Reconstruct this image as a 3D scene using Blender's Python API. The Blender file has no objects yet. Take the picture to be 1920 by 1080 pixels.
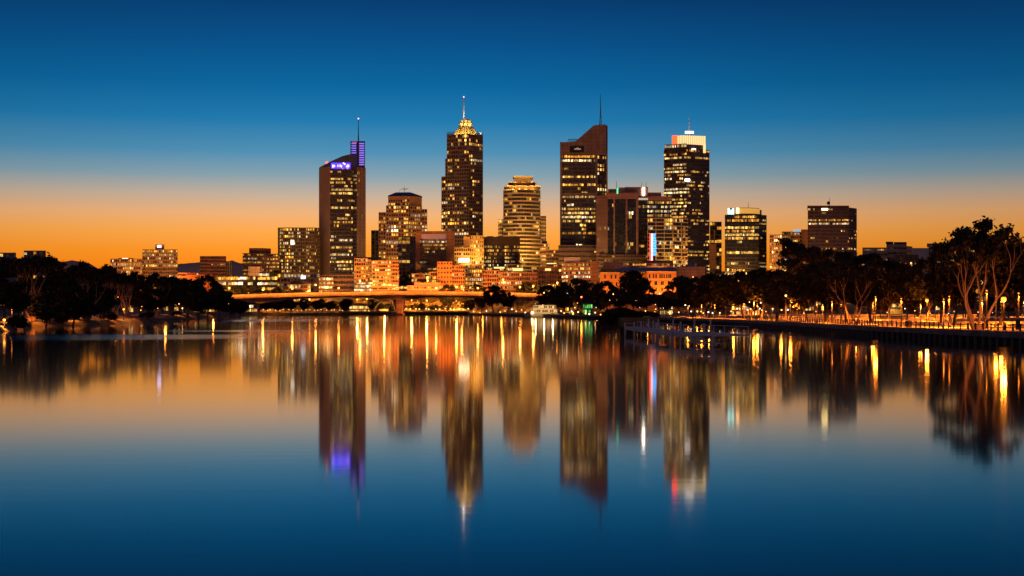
import bpy, math, random
from mathutils import Vector, Matrix
rng = random.Random(11)
C = bpy.context.scene.collection
F, HOR, CAMH = 2638.0, 580.0, 5.0
def PX(px, d): return (px - 960.0) / F * d
def PZ(py, d): return CAMH + (HOR - py) / F * d
def sm(a, b, x):
    t = min(1, max(0, (x - a) / (b - a))); return t * t * (3 - 2 * t)
def srgb(r, g, b): return tuple((c / 255 / 12.92 if c <= 10 else ((c / 255 + .055) / 1.055) ** 2.4) for c in (r, g, b))

# ------------------------------------------------------------------ materials
MATS = {}
def mat(name, col, rough=.75, noise=.25, scale=.25, metal=0.0, spec=.4, emis=None, es=0.0, sample=False, stretch=(1, 1, 1), panel=None):
    if name in MATS: return MATS[name]
    m = bpy.data.materials.new(name); m.use_nodes = True; MATS[name] = m
    nt = m.node_tree; b = nt.nodes['Principled BSDF']
    b.inputs['Roughness'].default_value = rough; b.inputs['Metallic'].default_value = metal
    b.inputs['Specular IOR Level'].default_value = spec
    if noise > 0:
        tc = nt.nodes.new('ShaderNodeTexCoord'); mp = nt.nodes.new('ShaderNodeMapping'); mp.inputs['Scale'].default_value = stretch
        nz = nt.nodes.new('ShaderNodeTexNoise'); nz.inputs['Scale'].default_value = scale; nz.inputs['Detail'].default_value = 5
        cr = nt.nodes.new('ShaderNodeValToRGB'); e = cr.color_ramp.elements
        e[0].position = .3; e[1].position = .7
        e[0].color = tuple(c * (1 - noise) for c in col) + (1,); e[1].color = tuple(min(1, c * (1 + noise)) for c in col) + (1,)
        nt.links.new(tc.outputs['Object'], mp.inputs[0]); nt.links.new(mp.outputs[0], nz.inputs['Vector'])
        nt.links.new(nz.outputs['Fac'], cr.inputs[0]); nt.links.new(cr.outputs[0], b.inputs['Base Color'])
        if panel:
            sx = nt.nodes.new('ShaderNodeSeparateXYZ'); cx = nt.nodes.new('ShaderNodeCombineXYZ'); am = nt.nodes.new('ShaderNodeMath'); bt = nt.nodes.new('ShaderNodeTexBrick'); mm = nt.nodes.new('ShaderNodeMix'); mm.data_type = 'RGBA'; mm.blend_type = 'MULTIPLY'; mm.inputs['Factor'].default_value = 1
            bt.offset = 0; bt.inputs['Scale'].default_value = 1; bt.inputs['Brick Width'].default_value = panel[0]; bt.inputs['Row Height'].default_value = panel[1]; bt.inputs['Mortar Size'].default_value = .22; bt.inputs['Mortar Smooth'].default_value = .2
            bt.inputs['Color1'].default_value = (1, 1, 1, 1); bt.inputs['Color2'].default_value = (.82, .80, .80, 1); bt.inputs['Mortar'].default_value = (.5, .48, .48, 1)
            nt.links.new(tc.outputs['Object'], sx.inputs[0]); nt.links.new(sx.outputs['X'], am.inputs[0]); nt.links.new(sx.outputs['Y'], am.inputs[1]); nt.links.new(am.outputs[0], cx.inputs['X']); nt.links.new(sx.outputs['Z'], cx.inputs['Y']); nt.links.new(cx.outputs[0], bt.inputs['Vector'])
            nt.links.new(cr.outputs[0], mm.inputs['A']); nt.links.new(bt.outputs['Color'], mm.inputs['B']); nt.links.new(mm.outputs['Result'], b.inputs['Base Color'])
    else: b.inputs['Base Color'].default_value = tuple(col) + (1,)
    if emis:
        b.inputs['Emission Color'].default_value = tuple(emis) + (1,); b.inputs['Emission Strength'].default_value = es
    m.cycles.emission_sampling = 'FRONT' if sample else 'NONE'
    return m
def window_material():
    m = bpy.data.materials.new('window_glass'); m.use_nodes = True; nt = m.node_tree; b = nt.nodes['Principled BSDF']
    b.inputs['Base Color'].default_value = (.012, .013, .016, 1); b.inputs['Roughness'].default_value = .12
    b.inputs['Specular IOR Level'].default_value = .5
    at = nt.nodes.new('ShaderNodeAttribute'); at.attribute_name = 'glow'
    tc = nt.nodes.new('ShaderNodeTexCoord'); mp = nt.nodes.new('ShaderNodeMapping'); mp.inputs['Scale'].default_value = (.9, .9, .55)
    nz = nt.nodes.new('ShaderNodeTexNoise'); nz.inputs['Scale'].default_value = .8; nz.inputs['Detail'].default_value = 2
    mr = nt.nodes.new('ShaderNodeMapRange'); mr.inputs[1].default_value = .3; mr.inputs[2].default_value = .7; mr.inputs[3].default_value = .25; mr.inputs[4].default_value = 1.7
    nt.links.new(tc.outputs['Object'], mp.inputs[0]); nt.links.new(mp.outputs[0], nz.inputs['Vector']); nt.links.new(nz.outputs['Fac'], mr.inputs[0])
    nt.links.new(at.outputs['Color'], b.inputs['Emission Color']); nt.links.new(mr.outputs[0], b.inputs['Emission Strength'])
    m.cycles.emission_sampling = 'NONE'; return m
GLASS = window_material()
def glow_mat(name, col, s, sample=False): return mat(name, (.2, .2, .2), .5, 0, emis=col, es=s, sample=sample)

# ------------------------------------------------------------------ mesh building
class MB:
    def __init__(s): s.v = []; s.f = []; s.c = []; s.col = False
    def quad(s, a, b, c, d, col=None):
        n = len(s.v); s.v += [a, b, c, d]; s.f.append((n, n + 1, n + 2, n + 3)); s.c.append(col or (0, 0, 0))
        if col: s.col = True
    def tri(s, a, b, c):
        n = len(s.v); s.v += [a, b, c]; s.f.append((n, n + 1, n + 2)); s.c.append((0, 0, 0))
    def hexa(s, p):
        n = len(s.v); s.v += [tuple(q) for q in p]
        for q in ((0, 3, 2, 1), (4, 5, 6, 7), (0, 1, 5, 4), (1, 2, 6, 5), (2, 3, 7, 6), (3, 0, 4, 7)):
            s.f.append(tuple(n + k for k in q)); s.c.append((0, 0, 0))
    def box(s, x0, y0, z0, x1, y1, z1):
        s.hexa([(x0, y0, z0), (x1, y0, z0), (x1, y1, z0), (x0, y1, z0), (x0, y0, z1), (x1, y0, z1), (x1, y1, z1), (x0, y1, z1)])
    def slab(s, P, Q, z0, z1, o0, o1):        # box along the wall P->Q, from o0 to o1 out along its outward normal
        t = (Q[0] - P[0], Q[1] - P[1]); L = math.hypot(*t) or 1; n = (t[1] / L, -t[0] / L)
        a = (P[0] + n[0] * o1, P[1] + n[1] * o1); b = (Q[0] + n[0] * o1, Q[1] + n[1] * o1)
        c = (Q[0] + n[0] * o0, Q[1] + n[1] * o0); d = (P[0] + n[0] * o0, P[1] + n[1] * o0)
        s.hexa([a + (z0,), b + (z0,), c + (z0,), d + (z0,), a + (z1,), b + (z1,), c + (z1,), d + (z1,)])
    def prism(s, poly, z0, z1, poly1=None, capb=True):
        n = len(s.v); k = len(poly); poly1 = poly1 or poly
        zz = z1 if isinstance(z1, (list, tuple)) else [z1] * k
        s.v += [(x, y, z0) for x, y in poly] + [(x, y, zz[i]) for i, (x, y) in enumerate(poly1)]
        for i in range(k):
            j = (i + 1) % k; s.f.append((n + i, n + j, n + k + j, n + k + i)); s.c.append((0, 0, 0))
        s.f.append(tuple(n + k + i for i in range(k))); s.c.append((0, 0, 0))
        if capb: s.f.append(tuple(n + k - 1 - i for i in range(k))); s.c.append((0, 0, 0))
    def tube(s, p, q, r0, r1, n=6, cap=True):
        p, q = Vector(p), Vector(q); d = (q - p)
        if d.length < 1e-6: return
        d.normalize(); a = d.orthogonal().normalized(); b = d.cross(a); k = len(s.v)
        for (c, r) in ((p, r0), (q, r1)):
            for i in range(n):
                w = 2 * math.pi * i / n; s.v.append(tuple(c + a * (math.cos(w) * r) + b * (math.sin(w) * r)))
        for i in range(n):
            j = (i + 1) % n; s.f.append((k + i, k + j, k + n + j, k + n + i)); s.c.append((0, 0, 0))
        if cap:
            s.f.append(tuple(k + n + i for i in range(n))); s.c.append((0, 0, 0)); s.f.append(tuple(k + n - 1 - i for i in range(n))); s.c.append((0, 0, 0))
    def ball(s, c, r, n=8, m=5, sz=1.0):
        k = len(s.v)
        for j in range(1, m):
            t = math.pi * j / m
            for i in range(n):
                w = 2 * math.pi * i / n; s.v.append((c[0] + r * math.sin(t) * math.cos(w), c[1] + r * math.sin(t) * math.sin(w), c[2] + r * sz * math.cos(t)))
        s.v += [(c[0], c[1], c[2] + r * sz), (c[0], c[1], c[2] - r * sz)]; T = k + (m - 1) * n
        for i in range(n):
            j = (i + 1) % n; s.f.append((T, k + i, k + j)); s.c.append((0, 0, 0))
            for q in range(m - 2):
                s.f.append((k + q * n + i, k + (q + 1) * n + i, k + (q + 1) * n + j, k + q * n + j)); s.c.append((0, 0, 0))
            s.f.append((T + 1, k + (m - 2) * n + j, k + (m - 2) * n + i)); s.c.append((0, 0, 0))
    def mesh(s, name, m, org=(0, 0, 0), smooth=False):
        me = bpy.data.meshes.new(name)
        me.from_pydata([(a - org[0], b - org[1], c - org[2]) for a, b, c in s.v], [], s.f); me.materials.append(m)
        if s.col:
            at = me.color_attributes.new('glow', 'FLOAT_COLOR', 'CORNER'); arr = []
            for f, c in zip(s.f, s.c): arr += [c[0], c[1], c[2], 1.0] * len(f)
            at.data.foreach_set('color', arr)
        if smooth: me.polygons.foreach_set('use_smooth', [True] * len(me.polygons))
        me.update(); return me
    def build(s, name, m, parent=None, org=(0, 0, 0), smooth=False):
        if not s.f: return None
        o = bpy.data.objects.new(name, s.mesh(name, m, org, smooth)); C.objects.link(o)
        if parent: o.parent = parent
        else: o.location = org
        return o
def tag(o, label, cat, group=None):
    o['label'] = label; o['category'] = cat
    if group: o['group'] = group
    return o
def thing(name, label, cat, loc, group=None):
    o = bpy.data.objects.new(name, None); C.objects.link(o); o.location = loc; o.empty_display_size = 1
    return tag(o, label, cat, group)
def copy_tree(o, parent=None):
    c = o.copy(); C.objects.link(c); c.parent = parent
    for ch in list(o.children): copy_tree(ch, c)
    return c
NL = [0]
def lamp_light(loc, P, col, r=.4, parent=None, org=(0, 0, 0), name='lamp_light', spot=None):
    L = bpy.data.lights.new(name, 'SPOT' if spot else 'POINT'); L.energy = P; L.color = col; L.shadow_soft_size = r
    o = bpy.data.objects.new(name, L); C.objects.link(o); NL[0] += 1
    if spot:
        L.spot_size = spot[1]; L.spot_blend = .6
        dv = Vector(spot[0]) - Vector(loc); o.rotation_euler = dv.to_track_quat('-Z', 'Y').to_euler()
    if parent: o.parent = parent; o.location = tuple(a - b for a, b in zip(loc, org))
    else: o.location = loc
    return o
SOD = (1.0, .34, .052); GOLD = (1.0, .50, .11); WARM = (1.0, .62, .25)

# ------------------------------------------------------------------ ground and water
SH = [(-1500, 170), (-700, 230), (-300, 270), (0, 305), (45, 340), (60, 395), (110, 415), (150, 430), (200, 470), (250, 500), (340, 610), (400, 800), (450, 960),
      (480, 1180), (560, 1215), (640, 1225), (690, 1260), (755, 1290), (880, 1235), (950, 1050), (1000, 950), (1100, 735), (1138, 690), (1150, 560), (1160, 545), (1225, 545),
      (1240, 540), (1280, 505), (1380, 422), (1500, 328), (1640, 256), (1780, 218), (1920, 192), (2050, 172), (2600, 110), (3400, 75)]
def shore(px):
    if px <= SH[0][0]: return SH[0][1]
    for (a, d0), (b, d1) in zip(SH, SH[1:]):
        if a <= px <= b: return d0 + (d1 - d0) * (px - a) / (b - a)
    return SH[-1][1]
# the straight quay on the east side follows X = wall_x
def ground_z(px, d):
    t = d - shore(px)
    if px < 480: z = -.9 + 2.4 * sm(-6, 14, t) + 1.3 * sm(14, 60, t)
    else: z = 1.8 if t > .25 else -1.5
    z += .9 * sm(60, 300, t) if px > 700 else 0
    z += 14 * sm(1296, 1345, d) + 6 * sm(1420, 1750, d) + 4 * sm(2000, 3500, d)
    return z
mb = MB(); cols = []
p = -1500.0
while p <= 3400: cols.append(p); p += 8 if -60 < p < 1980 else 40
rows = [-6, -.3, .3, 4, 9, 14, 25, 45, 80, 130, 200, 300, 420, 560, 700, 850, 1000, 1200, 1600, 2400, 4000, 7000, 14000]
extra = [1300, 1340, 1370, 1400, 1500, 1600, 1750]
for px in cols:
    s0 = shore(px)
    for t in rows:
        d = s0 + t; mb.v.append((PX(px, d), d, ground_z(px, d)))
nr = len(rows)
for i in range(len(cols) - 1):
    for j in range(nr - 1):
        a = i * nr + j; mb.f.append((a, a + nr, a + nr + 1, a + 1)); mb.c.append((0, 0, 0))
gm = mat('park_ground', (.15, .11, .055), .9, .5, .12)
g = mb.build('ground', gm); g['kind'] = 'structure'

def water_material():
    m = bpy.data.materials.new('river_water'); m.use_nodes = True; nt = m.node_tree; b = nt.nodes['Principled BSDF']; N = nt.nodes.new; LK = nt.links.new
    b.inputs['Base Color'].default_value = (.002, .008, .014, 1); b.inputs['IOR'].default_value = 1.32
    tc = N('ShaderNodeTexCoord')
    # breeze-ruffled streaks: long patches across the reach
    sep = N('ShaderNodeSeparateXYZ'); LK(tc.outputs['Object'], sep.inputs[0])
    def band(xc, xr, yc, yr):
        out = []
        for ax, c, r in (('X', xc, xr), ('Y', yc, yr)):
            s1 = N('ShaderNodeMath'); s1.operation = 'SUBTRACT'; s1.inputs[1].default_value = c; LK(sep.outputs[ax], s1.inputs[0])
            s2 = N('ShaderNodeMath'); s2.operation = 'DIVIDE'; s2.inputs[1].default_value = r; LK(s1.outputs[0], s2.inputs[0])
            s3 = N('ShaderNodeMath'); s3.operation = 'POWER'; s3.inputs[1].default_value = 2; LK(s2.outputs[0], s3.inputs[0]); out.append(s3)
        ad = N('ShaderNodeMath'); ad.operation = 'ADD'; LK(out[0].outputs[0], ad.inputs[0]); LK(out[1].outputs[0], ad.inputs[1])
        mr = N('ShaderNodeMapRange'); mr.inputs[1].default_value = 0; mr.inputs[2].default_value = 1; mr.inputs[3].default_value = 1; mr.inputs[4].default_value = 0; mr.interpolation_type = 'SMOOTHSTEP'
        LK(ad.outputs[0], mr.inputs[0]); return mr
    bs = [band(-74, 38, 256, 36), band(-62, 30, 325, 16), band(-106, 48, 660, 120)]
    acc = bs[0]
    for q in bs[1:]:
        mx = N('ShaderNodeMath'); mx.operation = 'MAXIMUM'; LK(acc.outputs[0], mx.inputs[0]); LK(q.outputs[0], mx.inputs[1]); acc = mx
    nz = N('ShaderNodeTexNoise'); mp = N('ShaderNodeMapping'); mp.inputs['Scale'].default_value = (.02, .12, 1); LK(tc.outputs['Object'], mp.inputs[0]); LK(mp.outputs[0], nz.inputs['Vector'])
    nz.inputs['Scale'].default_value = 1; nz.inputs['Detail'].default_value = 4
    n2 = N('ShaderNodeMapRange'); n2.inputs[1].default_value = .2; n2.inputs[2].default_value = .5; LK(nz.outputs['Fac'], n2.inputs[0])
    ml = N('ShaderNodeMath'); ml.operation = 'MULTIPLY'; LK(acc.outputs[0], ml.inputs[0]); LK(n2.outputs[0], ml.inputs[1])
    rg = N('ShaderNodeMapRange'); rg.inputs[3].default_value = .056; rg.inputs[4].default_value = .155; LK(ml.outputs[0], rg.inputs[0])
    LK(rg.outputs[0], b.inputs['Roughness'])
    # small residual ripples
    w = N('ShaderNodeTexNoise'); wp = N('ShaderNodeMapping'); wp.inputs['Scale'].default_value = (.25, 1.4, 1); LK(tc.outputs['Object'], wp.inputs[0]); LK(wp.outputs[0], w.inputs['Vector'])
    w.inputs['Scale'].default_value = 1; w.inputs['Detail'].default_value = 3
    bp = N('ShaderNodeBump'); bp.inputs['Strength'].default_value = .03; bp.inputs['Distance'].default_value = .03; LK(w.outputs['Fac'], bp.inputs['Height']); LK(bp.outputs[0], b.inputs['Normal'])
    return m
mb = MB(); mb.quad((-3000, -500, 0), (3000, -500, 0), (3000, 1700, 0), (-3000, 1700, 0))
w = mb.build('water', water_material()); w['kind'] = 'structure'

# distant hills
def hills(d, pts, name, m):
    mb = MB(); n = len(pts); R = random.Random(5)
    prof = []
    for (a, ya), (b, yb) in zip(pts, pts[1:]):
        k = max(1, int((b - a) / 6))
        for i in range(k):
            t = i / k; tt = t * t * (3 - 2 * t); prof.append((a + (b - a) * t, ya + (yb - ya) * tt + R.uniform(-.5, .5)))
    rowz = [(0, 0), (.016, .45), (.034, .8), (.06, 1.0), (.3, .75), (.7, 0)]  # front rows steepened so the hillside picks up more sky light
    for px, y in prof:
        for u, h in rowz:
            dd = d * (1 + u * .5); z = PZ(y, d * 1.03); mb.v.append((PX(px, d) * (1 + u * .5), dd, 15 + (z - 15) * h))
    k = len(rowz)
    for i in range(len(prof) - 1):
        for j in range(k - 1):
            a = i * k + j; mb.f.append((a, a + k, a + k + 1, a + 1)); mb.c.append((0, 0, 0))
    o = mb.build(name, m, smooth=True); o['kind'] = 'structure'
hills(7000, [(-400, 520), (-100, 515), (40, 508), (85, 502), (115, 491), (135, 488), (160, 492), (190, 505), (260, 515), (310, 500), (345, 494), (380, 491), (415, 497), (435, 488), (450, 493), (480, 500), (560, 510), (800, 515), (1100, 512), (1440, 508), (1620, 500), (1740, 495), (1900, 505), (2300, 515)], 'hills', mat('hazed_hill', (.85, .42, .26), .95, .25, .004))  # pinkish haze put into the hill colour, no haze volume

# ------------------------------------------------------------------ buildings
BR = random.Random(77)
PAL = [(1, .50, .085), (1, .54, .11), (1, .44, .055), (1, .60, .18), (1, .74, .40), (1, .38, .035), (1, .52, .09)]
SUB, SUBN = .66, 2
class Bld:
    def __init__(s, name, label, cat, px, d, zb=None):
        s.d = d; s.zb = (ground_z(px, d) - .5) if zb is None else zb
        s.org = (PX(px, d), d, s.zb); s.root = thing(name, label, cat, s.org)
        s.core = MB(); s.frames = {}; s.bands = {}; s.nt = 0; s.nw = 0; s.nsh = 0
    def Z(s, y): return PZ(y, s.d)
    def P(s, px, dep): return (PX(px, s.d + dep), s.d + dep)
    def sheet(s, P, Q, z0, z1, st, tier):
        L = math.hypot(Q[0] - P[0], Q[1] - P[1]); fh = st.get('fh', 4.0); nf = max(1, round((z1 - z0) / fh)); fh = (z1 - z0) / nf
        nb = max(1, round(L / st.get('bw', 3.0) / SUB)); sub = SUBN if nb > 6 else 1; bw = L / nb; sf = st.get('sf', .4); pf = st.get('pf', .2)
        sp = st.get('sp', .3); pp = st.get('pp', sp + .07); t = ((Q[0] - P[0]) / L, (Q[1] - P[1]) / L); n = (t[1], -t[0])
        pd, ps, pfu = st.get('mix', (.5, .4, .1)); frac = st.get('frac', .3) * 1.15; gain = st.get('gain', 1.0); full = st.get('full', ()); pe = st.get('pe', 1)
        pal = st.get('pal', PAL); grp = st.get('grp', 3)
        colw = []; cw = 1
        while len(colw) < nb: cw = BR.choice((.25, .5, .8, 1.1, 1.6, 2.2)); colw += [cw] * BR.randint(1, 3)
        s.nsh += 1; fr = s.frames.setdefault(st.get('fmat'), MB())
        for f in range(nf):
            za = z0 + f * fh; zw0, zw1 = za + sf * fh, za + fh
            ym = HOR - ((zw0 + zw1) / 2 - CAMH) * F / s.d
            r = BR.random(); lit = 0.02 if r < pd else frac * BR.uniform(.5, 1.5) if r < pd + ps else .88
            if full and any(abs(y - ym) < 3.4 for y in full): lit = .9
            key = (tier, 0 if st.get('join') else s.nsh, f); m = s.bands.setdefault(key, MB()); on = False; left = 0; base = BR.choice(pal); fg = BR.uniform(.6, 1.4)
            for b in range(nb):
                if left <= 0: on = BR.random() < (lit * colw[b] if lit < .8 else min(.97, lit + .04 * colw[b])); left = BR.randint(1, grp)
                left -= 1
                u0, u1 = (b + pf / 2) * bw, (b + 1 - pf / 2) * bw
                if on and BR.random() < .93:
                    c = base if BR.random() < .75 else BR.choice(pal); k = gain * fg * (.6 + .4 * colw[b]) * min(2.0, math.exp(BR.gauss(-.3, .65)))
                else: c = BR.choice(PAL); k = BR.random() ** 4 * .035
                col = tuple(max(1e-4, x * k) for x in c)
                o = .06
                zt = zw1 - (fh * .10 if BR.random() < .5 else 0)
                for q in range(sub):
                    ua, ub = u0 + (u1 - u0) * q / sub + .04, u0 + (u1 - u0) * (q + 1) / sub - .04; kq = BR.uniform(.35, 1.3)
                    A = (P[0] + t[0] * ua + n[0] * o, P[1] + t[1] * ua + n[1] * o); B = (P[0] + t[0] * ub + n[0] * o, P[1] + t[1] * ub + n[1] * o)
                    m.quad(A + (zw0,), B + (zw0,), B + (zt,), A + (zt,), tuple(x * kq for x in col))
            fr.slab(P, Q, za, zw0, -.05, sp)
        fr.slab(P, Q, z1, z1 + .8, -.05, sp + .02)
        if pf > 0:
            for b in range(0, nb + 1, pe):
                c = b * bw; h = pf * bw / 2 * (st.get('pw', 1)); a0 = max(0, c - h); a1 = min(L, c + h)
                fr.slab((P[0] + t[0] * a0, P[1] + t[1] * a0), (P[0] + t[0] * a1, P[1] + t[1] * a1), z0, z1 + .5, -.05, pp)
    def tier(s, poly, y0, y1, styles=None):
        """poly: (px, depth metres) counter-clockwise seen from above, front edges first; styles: one per front edge."""
        s.nt += 1; pts = [s.P(*q) for q in poly]; z0 = s.zb if y0 is None else s.Z(y0); z1 = s.Z(y1)
        s.core.prism(pts, z0, z1)
        for i, st in enumerate(styles or []):
            if st is None: continue
            zb = z0
            if y0 is None: zb = max(z0, z1 - st.get('fh', 4) * round((z1 - z0) / st.get('fh', 4)))
            s.sheet(pts[i], pts[(i + 1) % len(pts)], zb, z1 - st.get('top', 0), st, s.nt)
        return pts
    def boxpx(s, mb, xa, xb, ya, yb, dep0, dep1):     # ya top, yb bottom
        a, b_, c, d_ = s.P(xa, dep0), s.P(xb, dep0), s.P(xb, dep1), s.P(xa, dep1); z0, z1 = s.Z(yb), s.Z(ya); mb.hexa([a + (z0,), b_ + (z0,), c + (z0,), d_ + (z0,), a + (z1,), b_ + (z1,), c + (z1,), d_ + (z1,)])
    def add(s, name, mb, m): return mb.build(name, m, s.root, s.org)
    def quickbox(s, name, m, xa, xb, ya, yb, dep0, dep1):
        mb = MB(); s.boxpx(mb, xa, xb, ya, yb, dep0, dep1); return s.add(name, mb, m)
    def plant(s, boxes, m):                              # rooftop plant: (xa, xb, ytop, ybottom, dep0, dep1)
        for b in boxes: s.quickbox('roof_plant', m, *b)
    def glyphs(s, name, m, boxes):
        for q in boxes: s.quickbox(name, m, *q)
    def mast(s, px, dep, y0, y1, r0=.5, r1=.15, m=None, red=None, name='mast'):
        mb = MB(); x, y = s.P(px, dep); k = 3
        for i in range(k):
            a, b = i / k, (i + 1) / k; za, zb = s.Z(y0) + (s.Z(y1) - s.Z(y0)) * a, s.Z(y0) + (s.Z(y1) - s.Z(y0)) * b
            mb.tube((x, y, za), (x, y, zb), r0 + (r1 - r0) * a, r0 + (r1 - r0) * (a + .2), 6)
        o = s.add(name, mb, m or mat('mast_steel', (.10, .10, .12), .5, .1, metal=.6))
        if red:
            q = MB(); q.ball((x, y, s.Z(y1) + .6), .7, 8, 6); q.build('beacon', glow_mat('beacon_' + red, {'red': (1, .06, .08), 'white': (1, .9, .8), 'pink': (1, .3, .35)}[red], 5), o, s.org)
        return o
    def done(s, wall, frame=None):
        if s.core.f: s.add('wall', s.core, wall)
        for k, f in s.frames.items():
            if f.f: s.add('facade_frame', f, k or frame or wall)
        for k in sorted(s.bands):
            b = s.bands[k]
            if len(b.f) > 12 or s.nw + len(b.f) > 96: s.add('window_band', b, GLASS); continue
            s.nw += len(b.f)
            for i in range(len(b.f)): q = MB(); q.quad(*b.v[4 * i:4 * i + 4], b.c[i]); s.add('window', q, GLASS)

brown = mat('brown_granite', srgb(134, 106, 106), .6, .22, .08, panel=(4.6, 4.1))
tan = mat('tan_concrete', srgb(186, 138, 104), .8, .22, .1, panel=(5, 3.8))
cream = mat('cream_concrete', srgb(214, 186, 140), .8, .15, .1)
dark = mat('dark_cladding', srgb(62, 50, 52), .4, .2, .1)
black = mat('black_glass_frame', srgb(26, 24, 28), .3, .2, .1)
greyc = mat('grey_concrete', srgb(128, 112, 112), .8, .18, .1)
pinkc = mat('pink_concrete', srgb(180, 142, 130), .8, .22, .1, panel=(6, 3))
brick = mat('red_brick', srgb(140, 98, 72), .85, .2, .15)
slate = mat('blue_grey_roof', srgb(96, 108, 138), .5, .2, .3)
roofd = mat('dark_roof', srgb(60, 52, 54), .8, .2, .2)
white = mat('pale_render', srgb(206, 190, 182), .8, .12, .1)
gold = mat('gold_cladding', srgb(222, 190, 120), .35, .15, .3, metal=.3)
ribst = mat('rib_stone', srgb(160, 130, 126), .7, .12, .1)
rib = dict(fmat=ribst, fh=4.1, bw=3.2, sf=.12, pf=.55, sp=.12, pp=.7, mix=(.75, .25, 0), frac=.12, gain=.7, grp=2)
ribbon = dict(fh=4.1, bw=2.4, sf=.45, pf=.10, sp=.25, pp=.3, mix=(.35, .45, .2), frac=.35, grp=4)
grid = dict(fh=4.0, bw=3.6, sf=.34, pf=.26, sp=.4, mix=(.3, .6, .1), frac=.3, grp=2)
def S(base, **k): d = dict(base); d.update(k); return d

# 1 tower with the purple lantern
b = Bld('office_tower', 'dark glass tower with slanted roof, purple lantern and purple rooftop sign', 'tower', 642, 1600)
main = S(ribbon, fh=4.1, bw=2.0, sf=.4, mix=(.45, .45, .1), frac=.3, full=[333, 340, 353, 360, 388, 450, 462, 475, 488, 501], gain=1.25, pf=.08)
b.tier([(599, 16), (619, 0), (661, 0), (661, 7), (669, 7), (685, 17), (685, 45), (599, 45)], None, 313, [S(rib, bw=2.6), main, None, S(main, gain=.5, full=[353, 388], frac=.15), S(rib, frac=.05), None, None, None])
cr = MB(); pl = [b.P(599, 16), b.P(619, 0), b.P(661, 0), b.P(669, 7), b.P(680, 17), b.P(680, 45), b.P(599, 45)]
zt = [b.Z(y) for y in (311, 303, 288, 287, 287, 287, 309)]
k = len(pl); n = len(cr.v); zb_ = b.Z(313) + .9
cr.v += [(x, y, zb_) for x, y in pl] + [(x, y, z) for (x, y), z in zip(pl, zt)]
for i in range(k): j = (i + 1) % k; cr.f.append((n + i, n + j, n + k + j, n + k + i)); cr.c.append((0, 0, 0))
cen = b.P(642, 26); cr.v.append(cen + (b.Z(288),))
for i in range(k): j = (i + 1) % k; cr.f.append((n + k + i, n + k + j, len(cr.v) - 1)); cr.c.append((0, 0, 0))
b.add('roof', cr, mat('roof_cladding', srgb(74, 74, 92), .4, .2, .1))
b.quickbox('lantern', mat('lantern_frame', srgb(50, 44, 70), .5, .1), 657, 684.5, 263, 312.5, 8, 34)
lv = MB()
for i in range(10):
    y = 266.5 + i * 4.4
    for xa, xb, hh in ((659, 668, 2.2), (673.5, 683, 2.4)):
        if i < 8 or xa > 660: lv = MB(); b.boxpx(lv, xa, xb, y, y + hh, 7.6, 8.4); b.add('louvre_light', lv, glow_mat('purple_louvre_light', (.20, .14, .85), 1.2))
rl = MB(); b.boxpx(rl, 660, 669, 264.4, 265.8, 7.5, 8.4); b.add('red_strip', rl, glow_mat('red_strip_light', (.7, .05, .08), 1.0))
sg = MB()
for xa, xb, ya, yb in ((623, 625.4, 309, 314), (625.8, 628, 310, 313), (633, 634.2, 309, 313), (637, 638.4, 308.5, 313), (639.5, 641, 310, 314), (643, 645.5, 305, 307.5), (645.5, 648, 307, 309), (649, 651, 311, 313.5), (651, 654.5, 309, 313.5)):
    b.quickbox('sign_letter', glow_mat('violet_sign_letters', (.75, .5, 1), 3.0), xa, xb, ya, yb, -.9, -.3)
b.quickbox('sign_panel', glow_mat('purple_sign_field', (.02, .012, 1.0), 5), 621, 657, 305.5, 316, -.3, .35)
b.mast(672, 20, 263, 219, .8, .25, red='pink'); 
q = MB(); x, y = b.P(613, 10); q.ball((x, y, b.Z(303.5)), 1.5); b.add('beacon', q, glow_mat('beacon_red', (1, .06, .08), 5))
b.done(brown, mat('bronze_mullion', srgb(72, 50, 46), .5, .2, .1))

# 2 stepped tower with a blue hipped roof
b = Bld('office_tower', 'stepped tan tower with a blue hipped roof and cross-shaped aerial', 'tower', 755, 1620)
G = S(grid, fh=4.5, bw=4.4, mix=(.15, .65, .2), frac=.4, sf=.36, pf=.3, grp=2, gain=1.0)
b.tier([(710, 10), (727, 10), (727, 40), (710, 40)], None, 398, [S(G, frac=.25)])
b.tier([(724, 3), (766, 0), (791, 16), (791, 45), (724, 45)], None, 386, [G, S(G, frac=.45)])
b.tier([(776, 20), (801, 20.5), (801, 50), (776, 50)], None, 391, [S(G, frac=.5)])
b.tier([(728, 8), (768, 5), (791, 18), (791, 45), (728, 45)], 386, 367, [S(G, frac=.3, top=4), None])
rf = MB(); rf.prism([b.P(727.5, 7.5), b.P(768, 4.5), b.P(791.5, 17.6), b.P(791.5, 45), b.P(727.5, 45)], b.Z(367) + .85, b.Z(358), [b.P(742, 20), b.P(768, 18), b.P(772, 24), b.P(772, 30), b.P(742, 30)]); b.add('roof', rf, slate)
m_ = b.mast(758, 24, 358, 345, .3, .12); q = MB(); x, y = b.P(758, 24); q.tube((x - 5, y, b.Z(352)), (x + 5, y, b.Z(350)), .22, .22); q.tube((x - 2, y, b.Z(349.5)), (x + 3, y, b.Z(353)), .2, .2); q.build('crossbar', MATS['mast_steel'], m_, b.org)
b.mast(749, 26, 359, 353, .2, .1)
b.done(mat('warm_stone', srgb(176, 128, 96), .8, .15, .1))
b = Bld('office_block', 'slim brown block with a dark glass slot, standing behind the stepped tan tower', 'building', 703, 1680)
b.tier([(696, 0), (711, 0), (711, 25), (696, 25)], None, 433, [S(rib, fmat=None, bw=7, sf=.2, pf=.35, frac=.1)]); b.done(brown)
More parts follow.
